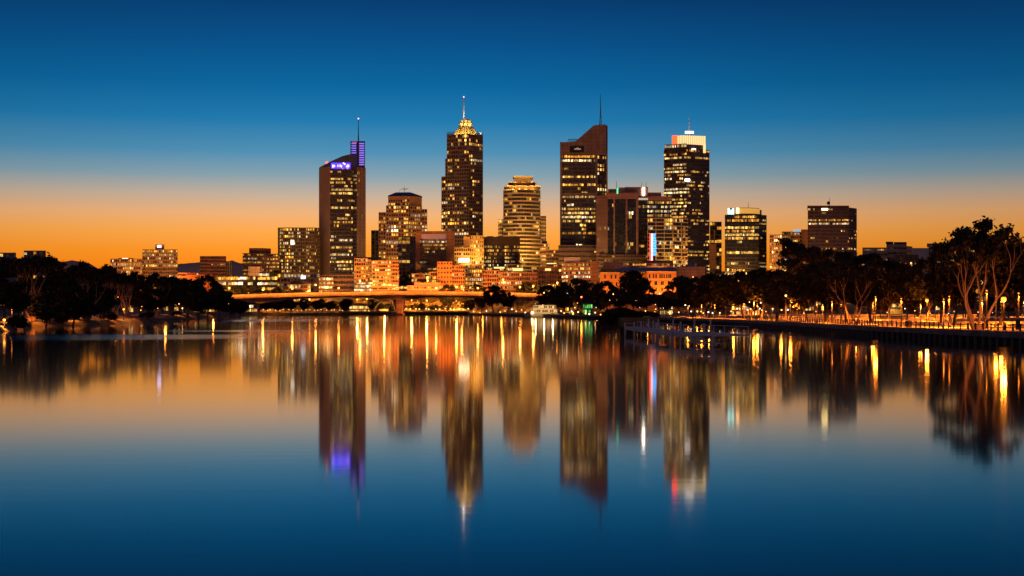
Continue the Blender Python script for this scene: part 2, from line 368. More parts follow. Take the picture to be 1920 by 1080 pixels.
b = Bld('office_block', 'black glass mid-rise with tall pale mullions in front of the stepped tan tower', 'building', 763, 1500)
b.tier([(746, 0), (769, 0), (769, 5), (780, 5), (780, 30), (746, 30)], None, 444, [S(rib, fmat=None, bw=6.2, pf=.16, sf=.22, frac=.3, mix=(.4, .5, .1), grp=3), None, S(rib, fmat=None, bw=4, pf=.2, frac=.2)]); b.done(black, mat('pale_mullion', srgb(150, 112, 84), .6, .1))

# tan slab building with a lavender panel
b = Bld('office_block', 'office slab between two tan end walls with a blank lavender panel near its top', 'building', 815, 1450)
W2 = S(ribbon, fh=3.6, bw=2.3, sf=.42, pf=.22, sp=.3, mix=(.25, .6, .15), frac=.35, full=[455, 461], gain=.9)
b.tier([(787, 1.5), (838, 1.5), (838, 25), (787, 25)], None, 451, [W2]); b.tier([(779, 0), (787.6, 0), (787.6, 26), (779, 26)], None, 434); b.tier([(837, 0), (853, 0), (853, 26), (837, 26)], None, 433)
b.tier([(786, 3), (838, 3), (838, 24), (786, 24)], 451, 433); b.quickbox('sign_panel', mat('lavender_panel', srgb(190, 168, 205), .6, .06, .1), 790, 836, 438.5, 449.5, 2.2, 2.9)
b.quickbox('sign_mark', glow_mat('blue_mark', (.12, .12, .5), .7), 832, 834, 442, 446, 1.9, 2.3)
b.done(mat('orange_tan_render', srgb(160, 112, 84), .8, .2, .1, panel=(4.5, 3.6)), mat('slab_frame', srgb(120, 92, 78), .8, .1))

# 3 tallest tower with gilded crown
b = Bld('office_tower', 'tallest stone grid tower with a floodlit gilded crown and white needle mast', 'tower', 868, 1650)
G3 = S(grid, join=1, fh=4.15, bw=4.3, sf=.34, pf=.24, sp=.45, mix=(.28, .62, .1), frac=.28, gain=1.0, pe=1, grp=2)
b.tier([(828, 16), (843, 12), (843, 50), (828, 50)], None, 330, [S(G3, frac=.45)])
b.tier([(835, 9), (879, 0), (905, 17), (905, 55), (835, 55)], None, 297, [S(G3, full=[420, 398, 440], frac=.3), S(G3, frac=.22)])
b.tier([(838, 9.5), (879, 1), (905, 17.5), (905, 55), (838, 55)], 297, 252, [S(G3, frac=.2, fh=5), S(G3, frac=.2, fh=5)])
for (a, c) in ((b.P(838, 9.5), b.P(852, 6.8)), (b.P(894, 10.3), b.P(905, 17.5))):
    pr = MB()
    for k in range(3): pr.slab(a, c, b.Z(252) + .9 + k * 1.3, b.Z(252) + 1.3 + k * 1.3, 0, .3)
    for k in range(6):
        t = k / 5; pr.tube((a[0] + (c[0] - a[0]) * t, a[1] + (c[1] - a[1]) * t, b.Z(252) + .7), (a[0] + (c[0] - a[0]) * t, a[1] + (c[1] - a[1]) * t, b.Z(247)), .3, .3, 5)
    b.add('parapet_screen', pr, roofd)

def octo(cx, cy, r, sq=.72): return [(cx + r * math.cos(math.radians(a)), cy + r * sq * math.sin(math.radians(a))) for a in (-112.5, -67.5, -22.5, 22.5, 67.5, 112.5, 157.5, 202.5)]
cx, cy = b.P(873.5, 24); u = b.d / F
cr = MB(); cr.prism(octo(cx, cy, 13.5 * u), b.Z(252), b.Z(247)); cr.prism(octo(cx, cy, 24.5 * u), b.Z(252) + .9, b.Z(248.5)); cr.prism(octo(cx, cy, 24 * u), b.Z(248.5), b.Z(233), octo(cx, cy, 13 * u)); cr.prism(octo(cx, cy, 12.2 * u), b.Z(233), b.Z(226)); cr.prism(octo(cx, cy, 9.5 * u), b.Z(226), b.Z(221)); cr.prism(octo(cx, cy, 9.2 * u), b.Z(221), b.Z(216.5), octo(cx, cy, 2.2 * u))
oc0, oc1 = octo(cx, cy, 24.4 * u), octo(cx, cy, 13.4 * u)
crown = b.add('crown', cr, gold); rb = MB()
for i in range(8):
    j = (i + 1) % 8
    for t in (0, .33, .66):
        pa = (oc0[i][0] + (oc0[j][0] - oc0[i][0]) * t, oc0[i][1] + (oc0[j][1] - oc0[i][1]) * t, b.Z(248)); pb = (oc1[i][0] + (oc1[j][0] - oc1[i][0]) * t, oc1[i][1] + (oc1[j][1] - oc1[i][1]) * t, b.Z(232.6)); rb.tube(pa, pb, .4, .4, 5)
    o2 = octo(cx, cy, 12.8 * u); rb.tube(o2[i] + (b.Z(233),), o2[i] + (b.Z(225.5),), .55, .55, 5); o3 = octo(cx, cy, 10 * u); rb.tube(o3[i] + (b.Z(226),), o3[i] + (b.Z(220.5),), .5, .5, 5)
rb.build('crown_rib', mat('dark_gold', srgb(120, 92, 46), .4, .2, metal=.4), crown, b.org)
b.mast(869.5, 24, 219, 177, .9, .4, mat('white_mast', srgb(225, 225, 232), .5, .05), red='pink')
for a in range(-150, 1, 30):
    lx, ly = cx + 22 * math.cos(math.radians(a)), cy + 20 * math.sin(math.radians(a)); lamp_light((lx, ly, b.Z(252) + 2.5), 9000, (1, .74, .30), .3, b.root, b.org, 'flood_light', ((cx, cy, b.Z(238)), 1.7))
for a in (-120, -60, 0): lamp_light((cx + 12.5 * math.cos(math.radians(a)), cy + 10 * math.sin(math.radians(a)), b.Z(231)), 4500, (1, .82, .5), .3, b.root, b.org, 'flood_light', ((cx, cy, b.Z(222)), 1.6))
lamp_light((PX(869.5, b.d + 24), b.d + 16, b.Z(214)), 900, (1, .9, .85), .3, b.root, b.org, 'flood_light')
b.done(mat('rose_stone', srgb(134, 104, 94), .7, .15, .1))

# 4 curved hotel
b = Bld('hotel_tower', 'rounded hotel tower with cream floor bands and a gold floodlit crown', 'tower', 978, 1550)
arc = []
for k in range(9):
    t = k / 8; arc.append((944 + 69 * t, 12 * (2 * t - 1) ** 2 + (2 * t - 1) * 2))
hb = S(ribbon, join=1, fh=4.25, bw=2.6, sf=.34, pf=.05, sp=.7, pp=.2, mix=(.55, .4, .05), frac=.22, gain=.9)
b.tier(arc + [(1013, 40), (944, 40)], None, 356, [S(hb, frac=(.55 if i in (1, 2) else .2)) for i in range(8)])
arc2 = [(945 + 67 * k / 6, 14 * (k / 3 - 1) ** 2 + 1) for k in range(7)]
b.tier([(950, 10), (962, 3), (1001, 3), (1011, 10), (1011, 38), (950, 38)], 356, 348.5)
b.tier([(955, 12), (963, 5), (998, 5), (1003, 12), (1003, 35), (955, 35)], 348.5, 340); b.tier([(964, 7), (997, 7), (997, 32), (964, 32)], 340, 330)
crn = MB(); b.boxpx(crn, 962, 999, 329, 331.2, 5.5, 33); b.boxpx(crn, 953, 1005, 340, 341.5, 4.2, 36); b.boxpx(crn, 945, 1013, 347.4, 349.2, 2.2, 40); b.add('cornice', crn, gold)
sg = MB()
for i in range(9): b.quickbox('sign_letter', mat('bronze_letters', srgb(90, 60, 30), .5, .1), 968.5 + i * 3.1, 970.6 + i * 3.1, 340.2 + (i % 2), 346.6, 4.0, 4.8)
for px in (952, 962, 974, 986, 998, 1008): lamp_light((PX(px, b.d), b.d - 1.5, b.Z(354.3)), 3500, (1, .62, .16), .3, b.root, b.org, 'flood_light', ((PX(px, b.d), b.d + 9, b.Z(343)), 2.0))
for px in (966, 981, 995): lamp_light((PX(px, b.d), b.d + 1, b.Z(338)), 2200, (1, .66, .2), .3, b.root, b.org, 'flood_light', ((PX(px, b.d), b.d + 12, b.Z(331)), 2.0))
for px in (950, 968, 986, 1004): lamp_light((PX(px, b.d), b.d - 28, b.Z(486)), 26000, GOLD, .6, b.root, b.org, 'flood_light', ((PX(px, b.d), b.d, b.Z(450)), 1.9))
b.tier([(934, 14), (947, 14), (947, 36), (934, 36)], None, 411, [S(grid, frac=.55, fh=4.3, bw=3)]); b.tier([(1012, 16), (1024, 16), (1024, 38), (1012, 38)], None, 403, [S(grid, frac=.2, fh=4.3, bw=4, top=3)])
b.done(mat('hotel_wall', srgb(120, 90, 66), .7, .12), cream)

# 5 tower with notched slanted top and lattice mast
b = Bld('office_tower', 'dark brown slab tower with a slanted notched top and tall lattice mast', 'tower', 1094, 1600)
r5 = S(ribbon, fh=4.6, bw=2.3, sf=.42, pf=.06, mix=(.45, .4, .15), frac=.4, full=[295, 303, 312, 328, 343, 366, 373, 393, 410, 417, 437], gain=1.2, grp=6)
b.tier([(1053, 1), (1119, 0), (1119, 5), (1138, 12), (1138, 45), (1053, 45)], None, 291, [r5, None, S(rib, fmat=None, fh=4.6, bw=5, pf=.3, sf=.3, mix=(.3, .6, .1), frac=.4, gain=1.0, grp=2), None, None, None])
fr = MB(); [b.quickbox('corner_fin', brown, *q) for q in ((1050, 1053.6, 266, 462, -.5, 12), (1116.5, 1120.5, 262, 462, -.8, 10), (1136.5, 1139.4, 233, 462, 11, 45))]
b.quickbox('plant_floor', brown, 1053.6, 1116.5, 361.5, 365, -.6, 2); b.quickbox('base', brown, 1050.5, 1139, 462, 520, -2, 44)
prf = [(1053, 266.5), (1078, 265), (1086, 259), (1113, 235), (1120, 234), (1136.5, 233)]
tp = MB()
for (xa, ya), (xb, yb) in zip(prf, prf[1:]):
    A, B = b.P(xa, .2), b.P(xb, .2); A2, B2 = b.P(xa, 40), b.P(xb, 40); zl = b.Z(291) + .82
    tp.hexa([A + (zl,), B + (zl,), B2 + (zl,), A2 + (zl,), A + (b.Z(ya),), B + (b.Z(yb),), B2 + (b.Z(yb),), A2 + (b.Z(ya),)])
b.add('slanted_top', tp, brown)
b.quickbox('sign_panel', black, 1068, 1095, 274, 286, -.6, .15); sg = MB()
for i in range(6): b.quickbox('sign_letter', glow_mat('dim_sign_letters', (.9, .6, .35), .45), 1077 + i * 2.1, 1078.5 + i * 2.1, 278.5 - (1.4 if i in (2, 3) else 0), 280.8, -1, -.65)
pr = MB()
for k in range(8): b.boxpx(pr, 1065 + k * 2.9, 1065.5 + k * 2.9, 259, 265.6, 8, 8.4)
b.boxpx(pr, 1065, 1085.6, 259, 260, 7.9, 8.5); b.boxpx(pr, 1065, 1085.6, 262, 262.6, 7.9, 8.5); b.add('roof_railing', pr, roofd)
b.quickbox('recess_glass', black, 1121, 1125, 250, 287, 5.2, 6.8); b.quickbox('recess_glass', black, 1127, 1135.5, 245, 287, 7.5, 9)
x, y = b.P(1126, 20); la = MB()
for i in range(12):
    za, zc = b.Z(233 - i * 1.6), b.Z(233 - (i + 1) * 1.6); r0, r1 = 1.9 - i * .07, 1.9 - (i + 1) * .07
    for k in range(4):
        a0, a1 = math.pi / 2 * k + .78, math.pi / 2 * (k + 1) + .78
        la.tube((x + r0 * math.cos(a0), y + r0 * math.sin(a0), za), (x + r1 * math.cos(a0), y + r1 * math.sin(a0), zc), .28, .28, 4); la.tube((x + r0 * math.cos(a0), y + r0 * math.sin(a0), za), (x + r1 * math.cos(a1), y + r1 * math.sin(a1), zc), .16, .16, 4)
b.add('lattice_mast', la, MATS['mast_steel']); b.mast(1126, 20, 215, 171, .75, .2)
b.done(mat('plum_granite', srgb(100, 80, 86), .6, .15, .1), mat('bronze_band', srgb(84, 62, 62), .5, .2, .1))
b = Bld('podium_block', 'low dark podium at the foot of the slanted-top tower', 'building', 1085, 1500)
b.tier([(1047, 0), (1120, 0), (1120, 30), (1047, 30)], None, 461, [S(ribbon, fh=5, sf=.6, frac=.15, mix=(.6, .4, 0))]); b.plant([(1060, 1080, 457, 461, 5, 15), (1092, 1110, 458, 461, 5, 15)], roofd); b.done(mat('podium_stone', srgb(104, 78, 72), .7, .15))

# 6 granite block with tall slots
b = Bld('office_block', 'broad brown granite block with three tall dark glass slots', 'building', 1190, 1480)
b.tier([(1119, 10), (1138, 0), (1138, 34), (1119, 34)], None, 373, [S(rib, bw=2.4, pf=.45, frac=.2)])
slot = S(rib, fmat=black, bw=2.6, pf=.12, pw=1, sf=.1, sp=.1, pp=.2, mix=(.8, .2, 0), frac=.15, gain=.6)
b.tier([(1137, 2), (1197, 2), (1197, 30), (1137, 30)], None, 372)
pts = [b.P(1137, 2), b.P(1197, 2)]
for (xa, xb) in ((1139.5, 1150.5), (1152.8, 1173.5), (1176, 1193)):
    b.nt += 1; b.sheet(b.P(xa, 1.8), b.P(xb, 1.8), b.Z(490), b.Z(374), slot, b.nt)
fr = MB()
for (xa, xb) in ((1137, 1139.6), (1150.2, 1153), (1173.2, 1176.2), (1192.6, 1197.2)): b.boxpx(fr, xa, xb, 361, 480, .4, 6)
b.boxpx(fr, 1138, 1197, 361, 373, .7, 28); b.boxpx(fr, 1119.5, 1138, 366, 374, 6, 34); b.boxpx(fr, 1215, 1259.5, 367, 375, 7, 28); 
b.add('granite_fin', fr, mat('pink_granite', srgb(176, 132, 124), .7, .2, .1, panel=(4, 4.1)))
b.tier([(1196, 4), (1214, 4), (1214, 8), (1259, 8), (1259, 30), (1196, 30)], None, 376, [S(ribbon, fh=4.6, bw=2.6, sf=.35, frac=.4, mix=(.35, .5, .15)), None, S(ribbon, fh=4.6, bw=2.4, sf=.42, mix=(.2, .5, .3), frac=.5, gain=.9)])
b.plant([(1140, 1160, 353, 361, 8, 26), (1160, 1172, 350.5, 361, 6, 26), (1172, 1215, 349, 367, 10, 28), (1215, 1240, 359, 367, 12, 26)], mat('plant_wall', srgb(150, 112, 104), .8, .1))
b.tier([(1119.5, -4), (1214, -4), (1214, 30), (1119.5, 30)], None, 479, [S(ribbon, fh=4.2, bw=3, sf=.5, pf=.2, mix=(.3, .6, .1), frac=.2, gain=.6, fmat=mat('podium_stone', srgb(128, 98, 90), .7, .15))])
q = MB(); b.boxpx(q, 1204.5, 1208.6, 350, 365, 9.2, 9.9); b.add('light_strip', q, glow_mat('white_strip_light', (1, .82, .6), 16))
q = MB(); b.boxpx(q, 1156.5, 1159, 353, 363, .1, .65); b.add('green_strip', q, glow_mat('green_strip_light', (.04, .6, .22), 3))
b.mast(1156, 10, 353, 338, .3, .15); b.mast(1203, 15, 349, 339, .25, .12); b.mast(1211.5, 15, 349, 338, .25, .12)
b.done(mat('granite_dark', srgb(110, 80, 78), .6, .15, .1), black)
# cream grid building
b = Bld('office_block', 'low cream-framed grid building with open bays in front of the light-box tower', 'building', 1250, 1420)
gg = S(grid, fh=3.9, bw=9.5, sf=.22, pf=.1, sp=.8, pp=.95, mix=(.2, .7, .1), frac=.35, grp=1)
def subgrid(st): return S(st)
b.tier([(1214, 0), (1261, 1), (1289, 12), (1289, 35), (1214, 35)], None, 410, [S(gg, bw=4.1, pe=3, pf=.16, pw=1.3), S(gg, bw=4.1, pe=4, pf=.16, pw=1.3)])
for px in (1222, 1250, 1276): lamp_light((PX(px, 1395), 1395, b.Z(492)), 14000, GOLD, .6, b.root, b.org, 'flood_light', ((PX(px, 1422), 1422, b.Z(450)), 1.9))
b.done(mat('grid_wall', srgb(90, 66, 50), .8, .1), cream)
# neon sign column
ns = thing('neon_sign_column', 'vertical neon column glowing red, white and blue in front of the cream grid building', 'sign', (PX(1223, 1395), 1395, ground_z(1223, 1395)))
og = tuple(ns.location)
def nb(xa, xb, ya, yb, y0=1394, y1=1395.5):
    mb = MB(); mb.box(PX(xa, 1395), y0, PZ(yb, 1395), PX(xb, 1395), y1, PZ(ya, 1395)); return mb
nb(1218.5, 1229, 437, 540, 1395.6, 1397).build('column', dark, ns, og)
m0 = MB(); m1 = MB(); m2 = MB(); R = random.Random(3)
for i in range(19):
    y = 438 + i * 3.0
    for (mm, xa, xb) in ((m0, 1218, 1220), (m1, 1220.4, 1223.5)):
        a = R.uniform(0, .6); mm.box(PX(xa, 1395), 1394, PZ(y + 2.5, 1395), PX(xb + a, 1395), 1395.5, PZ(y, 1395))
    if i < 14: m2.box(PX(1224.5, 1395), 1394, PZ(y + 1.9, 1395), PX(1230 + R.uniform(-1.5, 1), 1395), 1395.5, PZ(y, 1395))
m0.build('red_tube', glow_mat('red_neon', (1, .03, .03), 3.5, True), ns, og); m1.build('white_tube', glow_mat('white_neon', (1, .6, .62), 2.0, True), ns, og); m2.build('blue_tube', glow_mat('blue_neon', (.06, .35, .9), 3, True), ns, og)
q = MB(); q.ball((PX(1222, 1394), 1394, PZ(493, 1394)), 2.4, 10, 7); q.build('red_ball', glow_mat('red_neon', (1, .03, .03), 2.2), ns, og)

# 7 tower with light box crown
b = Bld('office_tower', 'tower of dark bands topped by a glowing cream light-box crown', 'tower', 1288, 1650)
full7 = [297, 311, 316, 323, 354, 373, 381, 388, 413, 442, 461, 468, 482]
r7 = S(ribbon, fh=4.1, bw=2.2, sf=.45, pf=.05, sp=.3, mix=(.45, .45, .1), frac=.35, full=full7, gain=1.0, grp=6)
b.tier([(1245, 14), (1287, 0), (1330, 14), (1330, 50), (1245, 50)], None, 280, [r7, S(r7, full=(), mix=(.25, .6, .15), frac=.35, gain=.85, bw=3, grp=3)])
b.tier([(1246, 14.5), (1287, 1), (1322, 12.5), (1322, 46), (1246, 46)], 279, 270, [S(r7, full=[273, 276], frac=.8, fh=5, gain=.7), None])
lb = MB(); P_ = [b.P(1262, 15), b.P(1280, 8), b.P(1323, 16), b.P(1323, 42), b.P(1262, 42)]; lb.prism(P_, b.Z(270) + .9, b.Z(252)); b.boxpx(lb, 1318.5, 1323.2, 268, 285, 9.5, 15.6)
lbx = b.add('light_box', lb, glow_mat('cream_light_box', (1, .70, .30), 1.25))
fn = MB()
for (A, B, nn) in ((P_[0], P_[1], 6), (P_[1], P_[2], 12)):
    for i in range(nn + 1):
        t = i / nn; fn.slab((A[0] + (B[0] - A[0]) * t - .15, A[1] + (B[1] - A[1]) * t), (A[0] + (B[0] - A[0]) * t + .15, A[1] + (B[1] - A[1]) * t), b.Z(270) + 1, b.Z(252) + .3, 0, .8)
fn.build('fin', mat('light_box_fin', srgb(190, 150, 90), .6, .1), lbx, b.org)
q = MB(); q.slab(b.P(1260.8, 15.2), b.P(1270, 11.8), b.Z(269), b.Z(251.5), .2, .7); q.build('red_screen', glow_mat('red_screen_light', (1, .05, .01), 4), lbx, b.org)
sg = MB()
WSL = glow_mat('white_sign_letters', (1, .9, .85), 4)
for i in range(5): b.quickbox('sign_letter', WSL, 1284.5 + i * 3.3, 1287.4 + i * 3.3, 243.5, 248, 12, 13)
for xa in (1290, 1296): b.quickbox('sign_bracket', roofd, xa, xa + 2, 248, 252, 13, 14)
sg = MB()
for i in range(4): b.quickbox('sign_letter', WSL, 1284 + i * 2.5, 1286.2 + i * 2.5, 335.3, 340, -1.2, -.6); b.quickbox('sign_letter', WSL, 1297 + i * 2, 1298.6 + i * 2, 278, 280.5, 2.4, 3)
b.mast(1292, 25, 252, 213, .6, .2, MATS['white_mast'], red=None)
b.done(mat('umber_cladding', srgb(96, 74, 72), .6, .15, .1))
b = Bld('office_block', 'narrow dark block with one tan lift shaft beside the light-box tower', 'building', 1341, 1600)
b.tier([(1331, 0), (1353, 0), (1353, 25), (1331, 25)], None, 417, [S(ribbon, fh=5, bw=4, sf=.35, frac=.3)]); b.quickbox('lift_shaft', tan, 1338.5, 1340.5, 430, 500, -1, .3); b.quickbox('side_wing', tan, 1330, 1343, 458, 505, -4, -.2); b.done(dark)

# 8 block with lit sign box
b = Bld('office_block', 'black glass block with a curved lit sign box on its roof', 'building', 1398, 1520)
r8 = S(ribbon, fh=3.9, bw=2.0, sf=.3, pf=.05, sp=.15, mix=(.55, .35, .1), frac=.3, full=[430.5, 436, 443, 449, 476], gain=1.1, grp=5)
b.tier([(1359, 2), (1423, 0), (1437, 8), (1437, 35), (1359, 35)], None, 404, [r8, S(ribbon, fh=3.9, sf=.5, frac=.25, gain=.6)])
sb = MB(); sbp = [b.P(1364 + 60 * k / 8, 8 + 9 * (k / 4 - 1) ** 2 - 6) for k in range(9)] + [b.P(1424, 30), b.P(1364, 30)]; sb.prism(sbp, b.Z(404) + .9, b.Z(389)); b.add('sign_box', sb, mat('sign_box_frame', srgb(104, 84, 70), .6, .1))
yl = MB()
for k in range(3, 8): yl.slab(sbp[k], sbp[k + 1], b.Z(400), b.Z(390), .1, .5)
b.add('lit_panel', yl, glow_mat('amber_panel', (.85, .42, .07), .75))
def disc(mb, cx, cy, y, r, n=16): mb.v.append((cx, y, cy)); k = len(mb.v) - 1; mb.v.extend([(cx + r * math.cos(6.2832 * i / n), y, cy + r * math.sin(6.2832 * i / n)) for i in range(n)]); [(mb.f.append((k, k + 1 + i, k + 1 + (i + 1) % n)), mb.c.append((0, 0, 0))) for i in range(n)]
sg = MB(); x0, y0 = b.P(1370.5, 4.0)
em = [(1364.6, 1367.8, 390, 401), (1367.8, 1369.6, 392.8, 401), (1369.6, 1371.4, 395.5, 401), (1371.4, 1373.2, 392.8, 401), (1373.2, 1376.2, 390, 401)]
for xa, xb, ya, yb in em: b.boxpx(sg, xa, xb, ya, yb, 2.6, 6)
b.add('sign_emblem', sg, glow_mat('teal_white_sign', (.45, .95, .85), 3)); sg = MB(); b.boxpx(sg, 1380, 1386, 389.5, 400, .9, 1.9); b.add('sign_letter', sg, glow_mat('orange_white_sign', (1, .5, .2), 4))
b.mast(1403, 14, 389, 376.5, .25, .12); b.plant([(1420, 1428, 392, 404, 12, 26)], brown); b.done(black)

# 9 dark brown box
b = Bld('office_block', 'plain dark plum box tower with few lit windows and a roof dish', 'building', 1560, 1480)
r9 = S(ribbon, fh=3.8, bw=2.2, sf=.5, pf=.25, sp=.25, mix=(.55, .45, 0), frac=.22, full=[412.5, 419], gain=1.0, grp=3, top=1)
b.tier([(1514.5, 0), (1592, 0), (1606, 14), (1606, 40), (1514.5, 40)], None, 389, [r9, S(r9, full=(), frac=.1)])
q = MB(); b.boxpx(q, 1513.8, 1592, 385.5, 388.4, -.6, 40); b.add('parapet', q, mat('plum_cladding', srgb(88, 62, 74), .6, .15))
q = MB(); b.boxpx(q, 1541, 1552, 391, 394, -.9, -.25); b.add('sign', q, glow_mat('yellow_sign', (1, .68, .22), 14))
m_ = b.mast(1555.5, 12, 386, 369, .3, .12); q = MB(); x, y = b.P(1552.5, 11); q.tube((x, y, b.Z(379.5)), (x + .5, y - 1.1, b.Z(379.2)), 1.6, 1.9, 10); q.tube((x, y, b.Z(386)), (x, y, b.Z(380)), .25, .2); q.build('dish', roofd, m_, b.org)
b.done(mat('plum_cladding', srgb(88, 62, 74), .6, .15))

# mid-ground office blocks and far blocks: (name, label, px, d, tiers, wall, frame)
def simple(label, d, tiers, wall, frame=None, plants=(), pm=None, name='office_block', cat='building', extra=None, zb=None):
    px = tiers[0][0]; b = Bld(name, label, cat, (px + tiers[0][1]) / 2, d, zb)
    for (xa, xb, yt, dep0, dep1, st, side) in tiers:
        if side: b.tier([(xa, dep0), (side, dep0), (xb, dep0 + (xb - side) * .8), (xb, dep1 + 10), (xa, dep1)], None, yt, [st, S(st, frac=st.get('frac', .3) * .5)] if st else None)
        else: b.tier([(xa, dep0), (xb, dep0), (xb, dep1), (xa, dep1)], None, yt, [st] if st else None)
    if not plants and cat == 'building':
        xa, xb, yt, d0, d1 = tiers[0][:5]; w_ = xb - xa
        if w_ > 12 and d1 - d0 > 12: R_ = random.Random(int(xa)); u_ = R_.uniform(.1, .5); plants = [(xa + w_ * u_, xa + w_ * (u_ + .18), yt - 1.7, yt, d0 + 5, d0 + 10), (xa + w_ * (u_ + .24), xa + w_ * (u_ + .32), yt - 1.1, yt, d0 + 5, d0 + 9)]
    if plants: b.plant(plants, pm or roofd)
    if extra: extra(b)
    b.done(wall, frame); return b
def sign_on(xa, xb, ya, yb, dep, m, name='sign'): return lambda b: b.quickbox(name, m, xa, xb, ya, yb, dep - .6, dep - .2)
g1 = S(grid, fh=4.0, bw=3.2, mix=(.1, .7, .2), frac=.5, sf=.4)
wsign = glow_mat('white_blue_sign', (.6, .55, 1), 7)
wwsign = glow_mat('warm_white_sign', (1, .85, .62), 2.2)
ywin = glow_mat('yellow_interior', (1, .66, .2), 1.6)
def arcblk(b): pass
simple('broad convex office block full of small scattered lights beside the purple-lantern tower', 1580, [(521, 600, 428, 0, 30, S(grid, fh=3.9, bw=3.0, sf=.36, pf=.3, mix=(.1, .9, 0), frac=.28, grp=1, gain=1.05), 590)], mat('olive_concrete', srgb(112, 88, 70), .8, .15), plants=[(535, 560, 426, 428, 5, 20)], extra=sign_on(545, 551.5, 450, 459, 0, wwsign, 'lit_screen'))
simple('brown terraced office block with a blank windowless upper box', 1550, [(455, 500, 476, 0, 30, S(ribbon, fh=4.2, bw=2.2, sf=.55, pf=.3, mix=(.1, .8, .1), frac=.6, gain=.55, grp=2), None), (499, 523, 477, 2, 30, S(ribbon, fh=4.2, bw=2.4, sf=.55, mix=(.2, .6, .2), frac=.5, gain=.7), None), (467, 508, 464.5, 8, 28, None, 493)], mat('umber_brick', srgb(120, 76, 62), .8, .15))
simple('pale windowless box in front of the brown terraced block', 1480, [(466, 492, 499.5, 0, 20, None, 487)], pinkc, name='service_building')
simple('curved red-brown banded block standing alone above the dark trees', 1500, [(375, 424, 481.5, 0, 25, S(ribbon, fh=3.6, bw=3, sf=.5, pf=.06, sp=.5, mix=(.7, .3, 0), frac=.15, gain=.25), None)], mat('rust_band', srgb(150, 86, 68), .8, .12))
simple('plain lilac annex attached behind the curved red-brown block', 1540, [(420, 434, 491, 0, 20, S(rib, frac=.05), None)], greyc)
simple('wide grid block with a white sign on its roof box', 1450, [(267, 333, 469, 0, 28, S(grid, fh=3.7, bw=2.6, sf=.42, pf=.28, mix=(.1, .75, .15), frac=.45, gain=1.0, full=[471, 499]), None), (291, 308, 458, 6, 20, None, None)], mat('ochre_concrete', srgb(150, 112, 82), .8, .15), extra=sign_on(295, 302, 459.5, 463.5, 6, wsign))
simple('lower tan block with a bright white roof light beside the white-sign block', 1440, [(207, 267, 486.5, 0, 24, S(grid, fh=3.8, bw=2.8, mix=(.1, .8, .1), frac=.45, gain=.9), None)], tan, plants=[(222, 250, 483.5, 486.5, 6, 16)], extra=sign_on(229, 240, 483.6, 486.2, 5.6, wwsign))
simple('low long annex with a terracotta parapet behind the dense trees', 1400, [(333, 372, 513, 0, 20, S(ribbon, fh=4, frac=.3), None), (349, 398, 515, -4, 12, None, None), (398, 424, 520, -5, 10, None, None)], mat('terracotta_render', srgb(190, 110, 70), .85, .12))
simple('blue-grey flat block cut by the frame edge', 900, [(-30, 30, 476, 0, 22, S(ribbon, fh=3.6, bw=3, sf=.5, mix=(.2, .7, .1), frac=.5, gain=.9), None)], mat('blue_grey_render', srgb(104, 112, 138), .8, .1), plants=[(5, 12, 473, 476, 5, 10), (-12, 2, 474, 476, 4, 10)])
simple('stepped grey block with a tall stair wall behind the spreading gum', 950, [(45, 86, 472, 0, 20, S(ribbon, fh=4, bw=3.4, sf=.5, mix=(.3, .6, .1), frac=.3), None), (86, 94, 482, 1, 18, None, None)], mat('mauve_render', srgb(140, 116, 122), .8, .1), plants=[(58, 76, 470, 472, 4, 14)])
simple('small pale house roof under the domed hill', 1500, [(95, 125, 502, 0, 15, S(grid, frac=.5, fh=4), None)], pinkc, name='house', cat='house')

simple('tan mid-rise with small square windows beside the bridge crest', 1370, [(664, 690, 485.5, 0, 22, S(g1, frac=.45, gain=1.0), None), (689.5, 701, 490, 2, 20, S(g1, frac=.95, gain=1.1, mix=(0, 1, 0)), None)], mat('amber_concrete', srgb(176, 136, 92), .8, .12), plants=[(668, 715, 481.5, 485.5, 8, 20)], pm=dark)
simple('tan office block with six bright ribbon windows above the bridge', 1350, [(699, 734, 490, 0, 22, S(ribbon, fh=3.7, bw=3, sf=.45, pf=.06, mix=(0, 0, 1), gain=1.3, sp=.4), None), (733, 748, 490, .6, 24, S(grid, fh=3.7, bw=2.4, frac=.15, gain=.5), None)], mat('rust_concrete', srgb(160, 116, 80), .8, .12))
simple('orange rendered corner block with punched windows below the lavender panel', 1360, [(820, 848, 492, 0, 20, S(grid, fh=4.5, bw=4.2, pf=.5, sf=.55, frac=.3), None), (847.5, 871, 499, 2, 20, S(grid, fh=3.6, bw=3, frac=.3, gain=.6), None)], mat('orange_render', srgb(176, 124, 82), .85, .12), plants=[(825, 845, 487, 492, 6, 16)], extra=sign_on(860, 880, 484, 491.5, 1, glow_mat('hot_white_box', (1, .8, .5), 5), 'light_box'))
def goldflood(b):
    for px in (872, 884, 896): lamp_light((PX(px, b.d - 14), b.d - 14, b.Z(500)), 14000, (1, .55, .12), .5, b.root, b.org, 'flood_light', ((PX(px, b.d), b.d, b.Z(465)), 1.9))
simple('narrow gold floodlit stone building at the foot of the tallest tower', 1420, [(869, 881, 444, 0, 18, None, None), (880.6, 907, 443, 1, 20, S(grid, fh=4.2, bw=3.2, mix=(0, .6, .4), frac=.6, pf=.4, gain=1.2), None), (852, 881, 466, -4, 14, S(grid, fh=4.2, bw=3.2, mix=(0, .5, .5), gain=1.1), None)], mat('gold_stone', srgb(216, 176, 108), .8, .12), extra=goldflood)
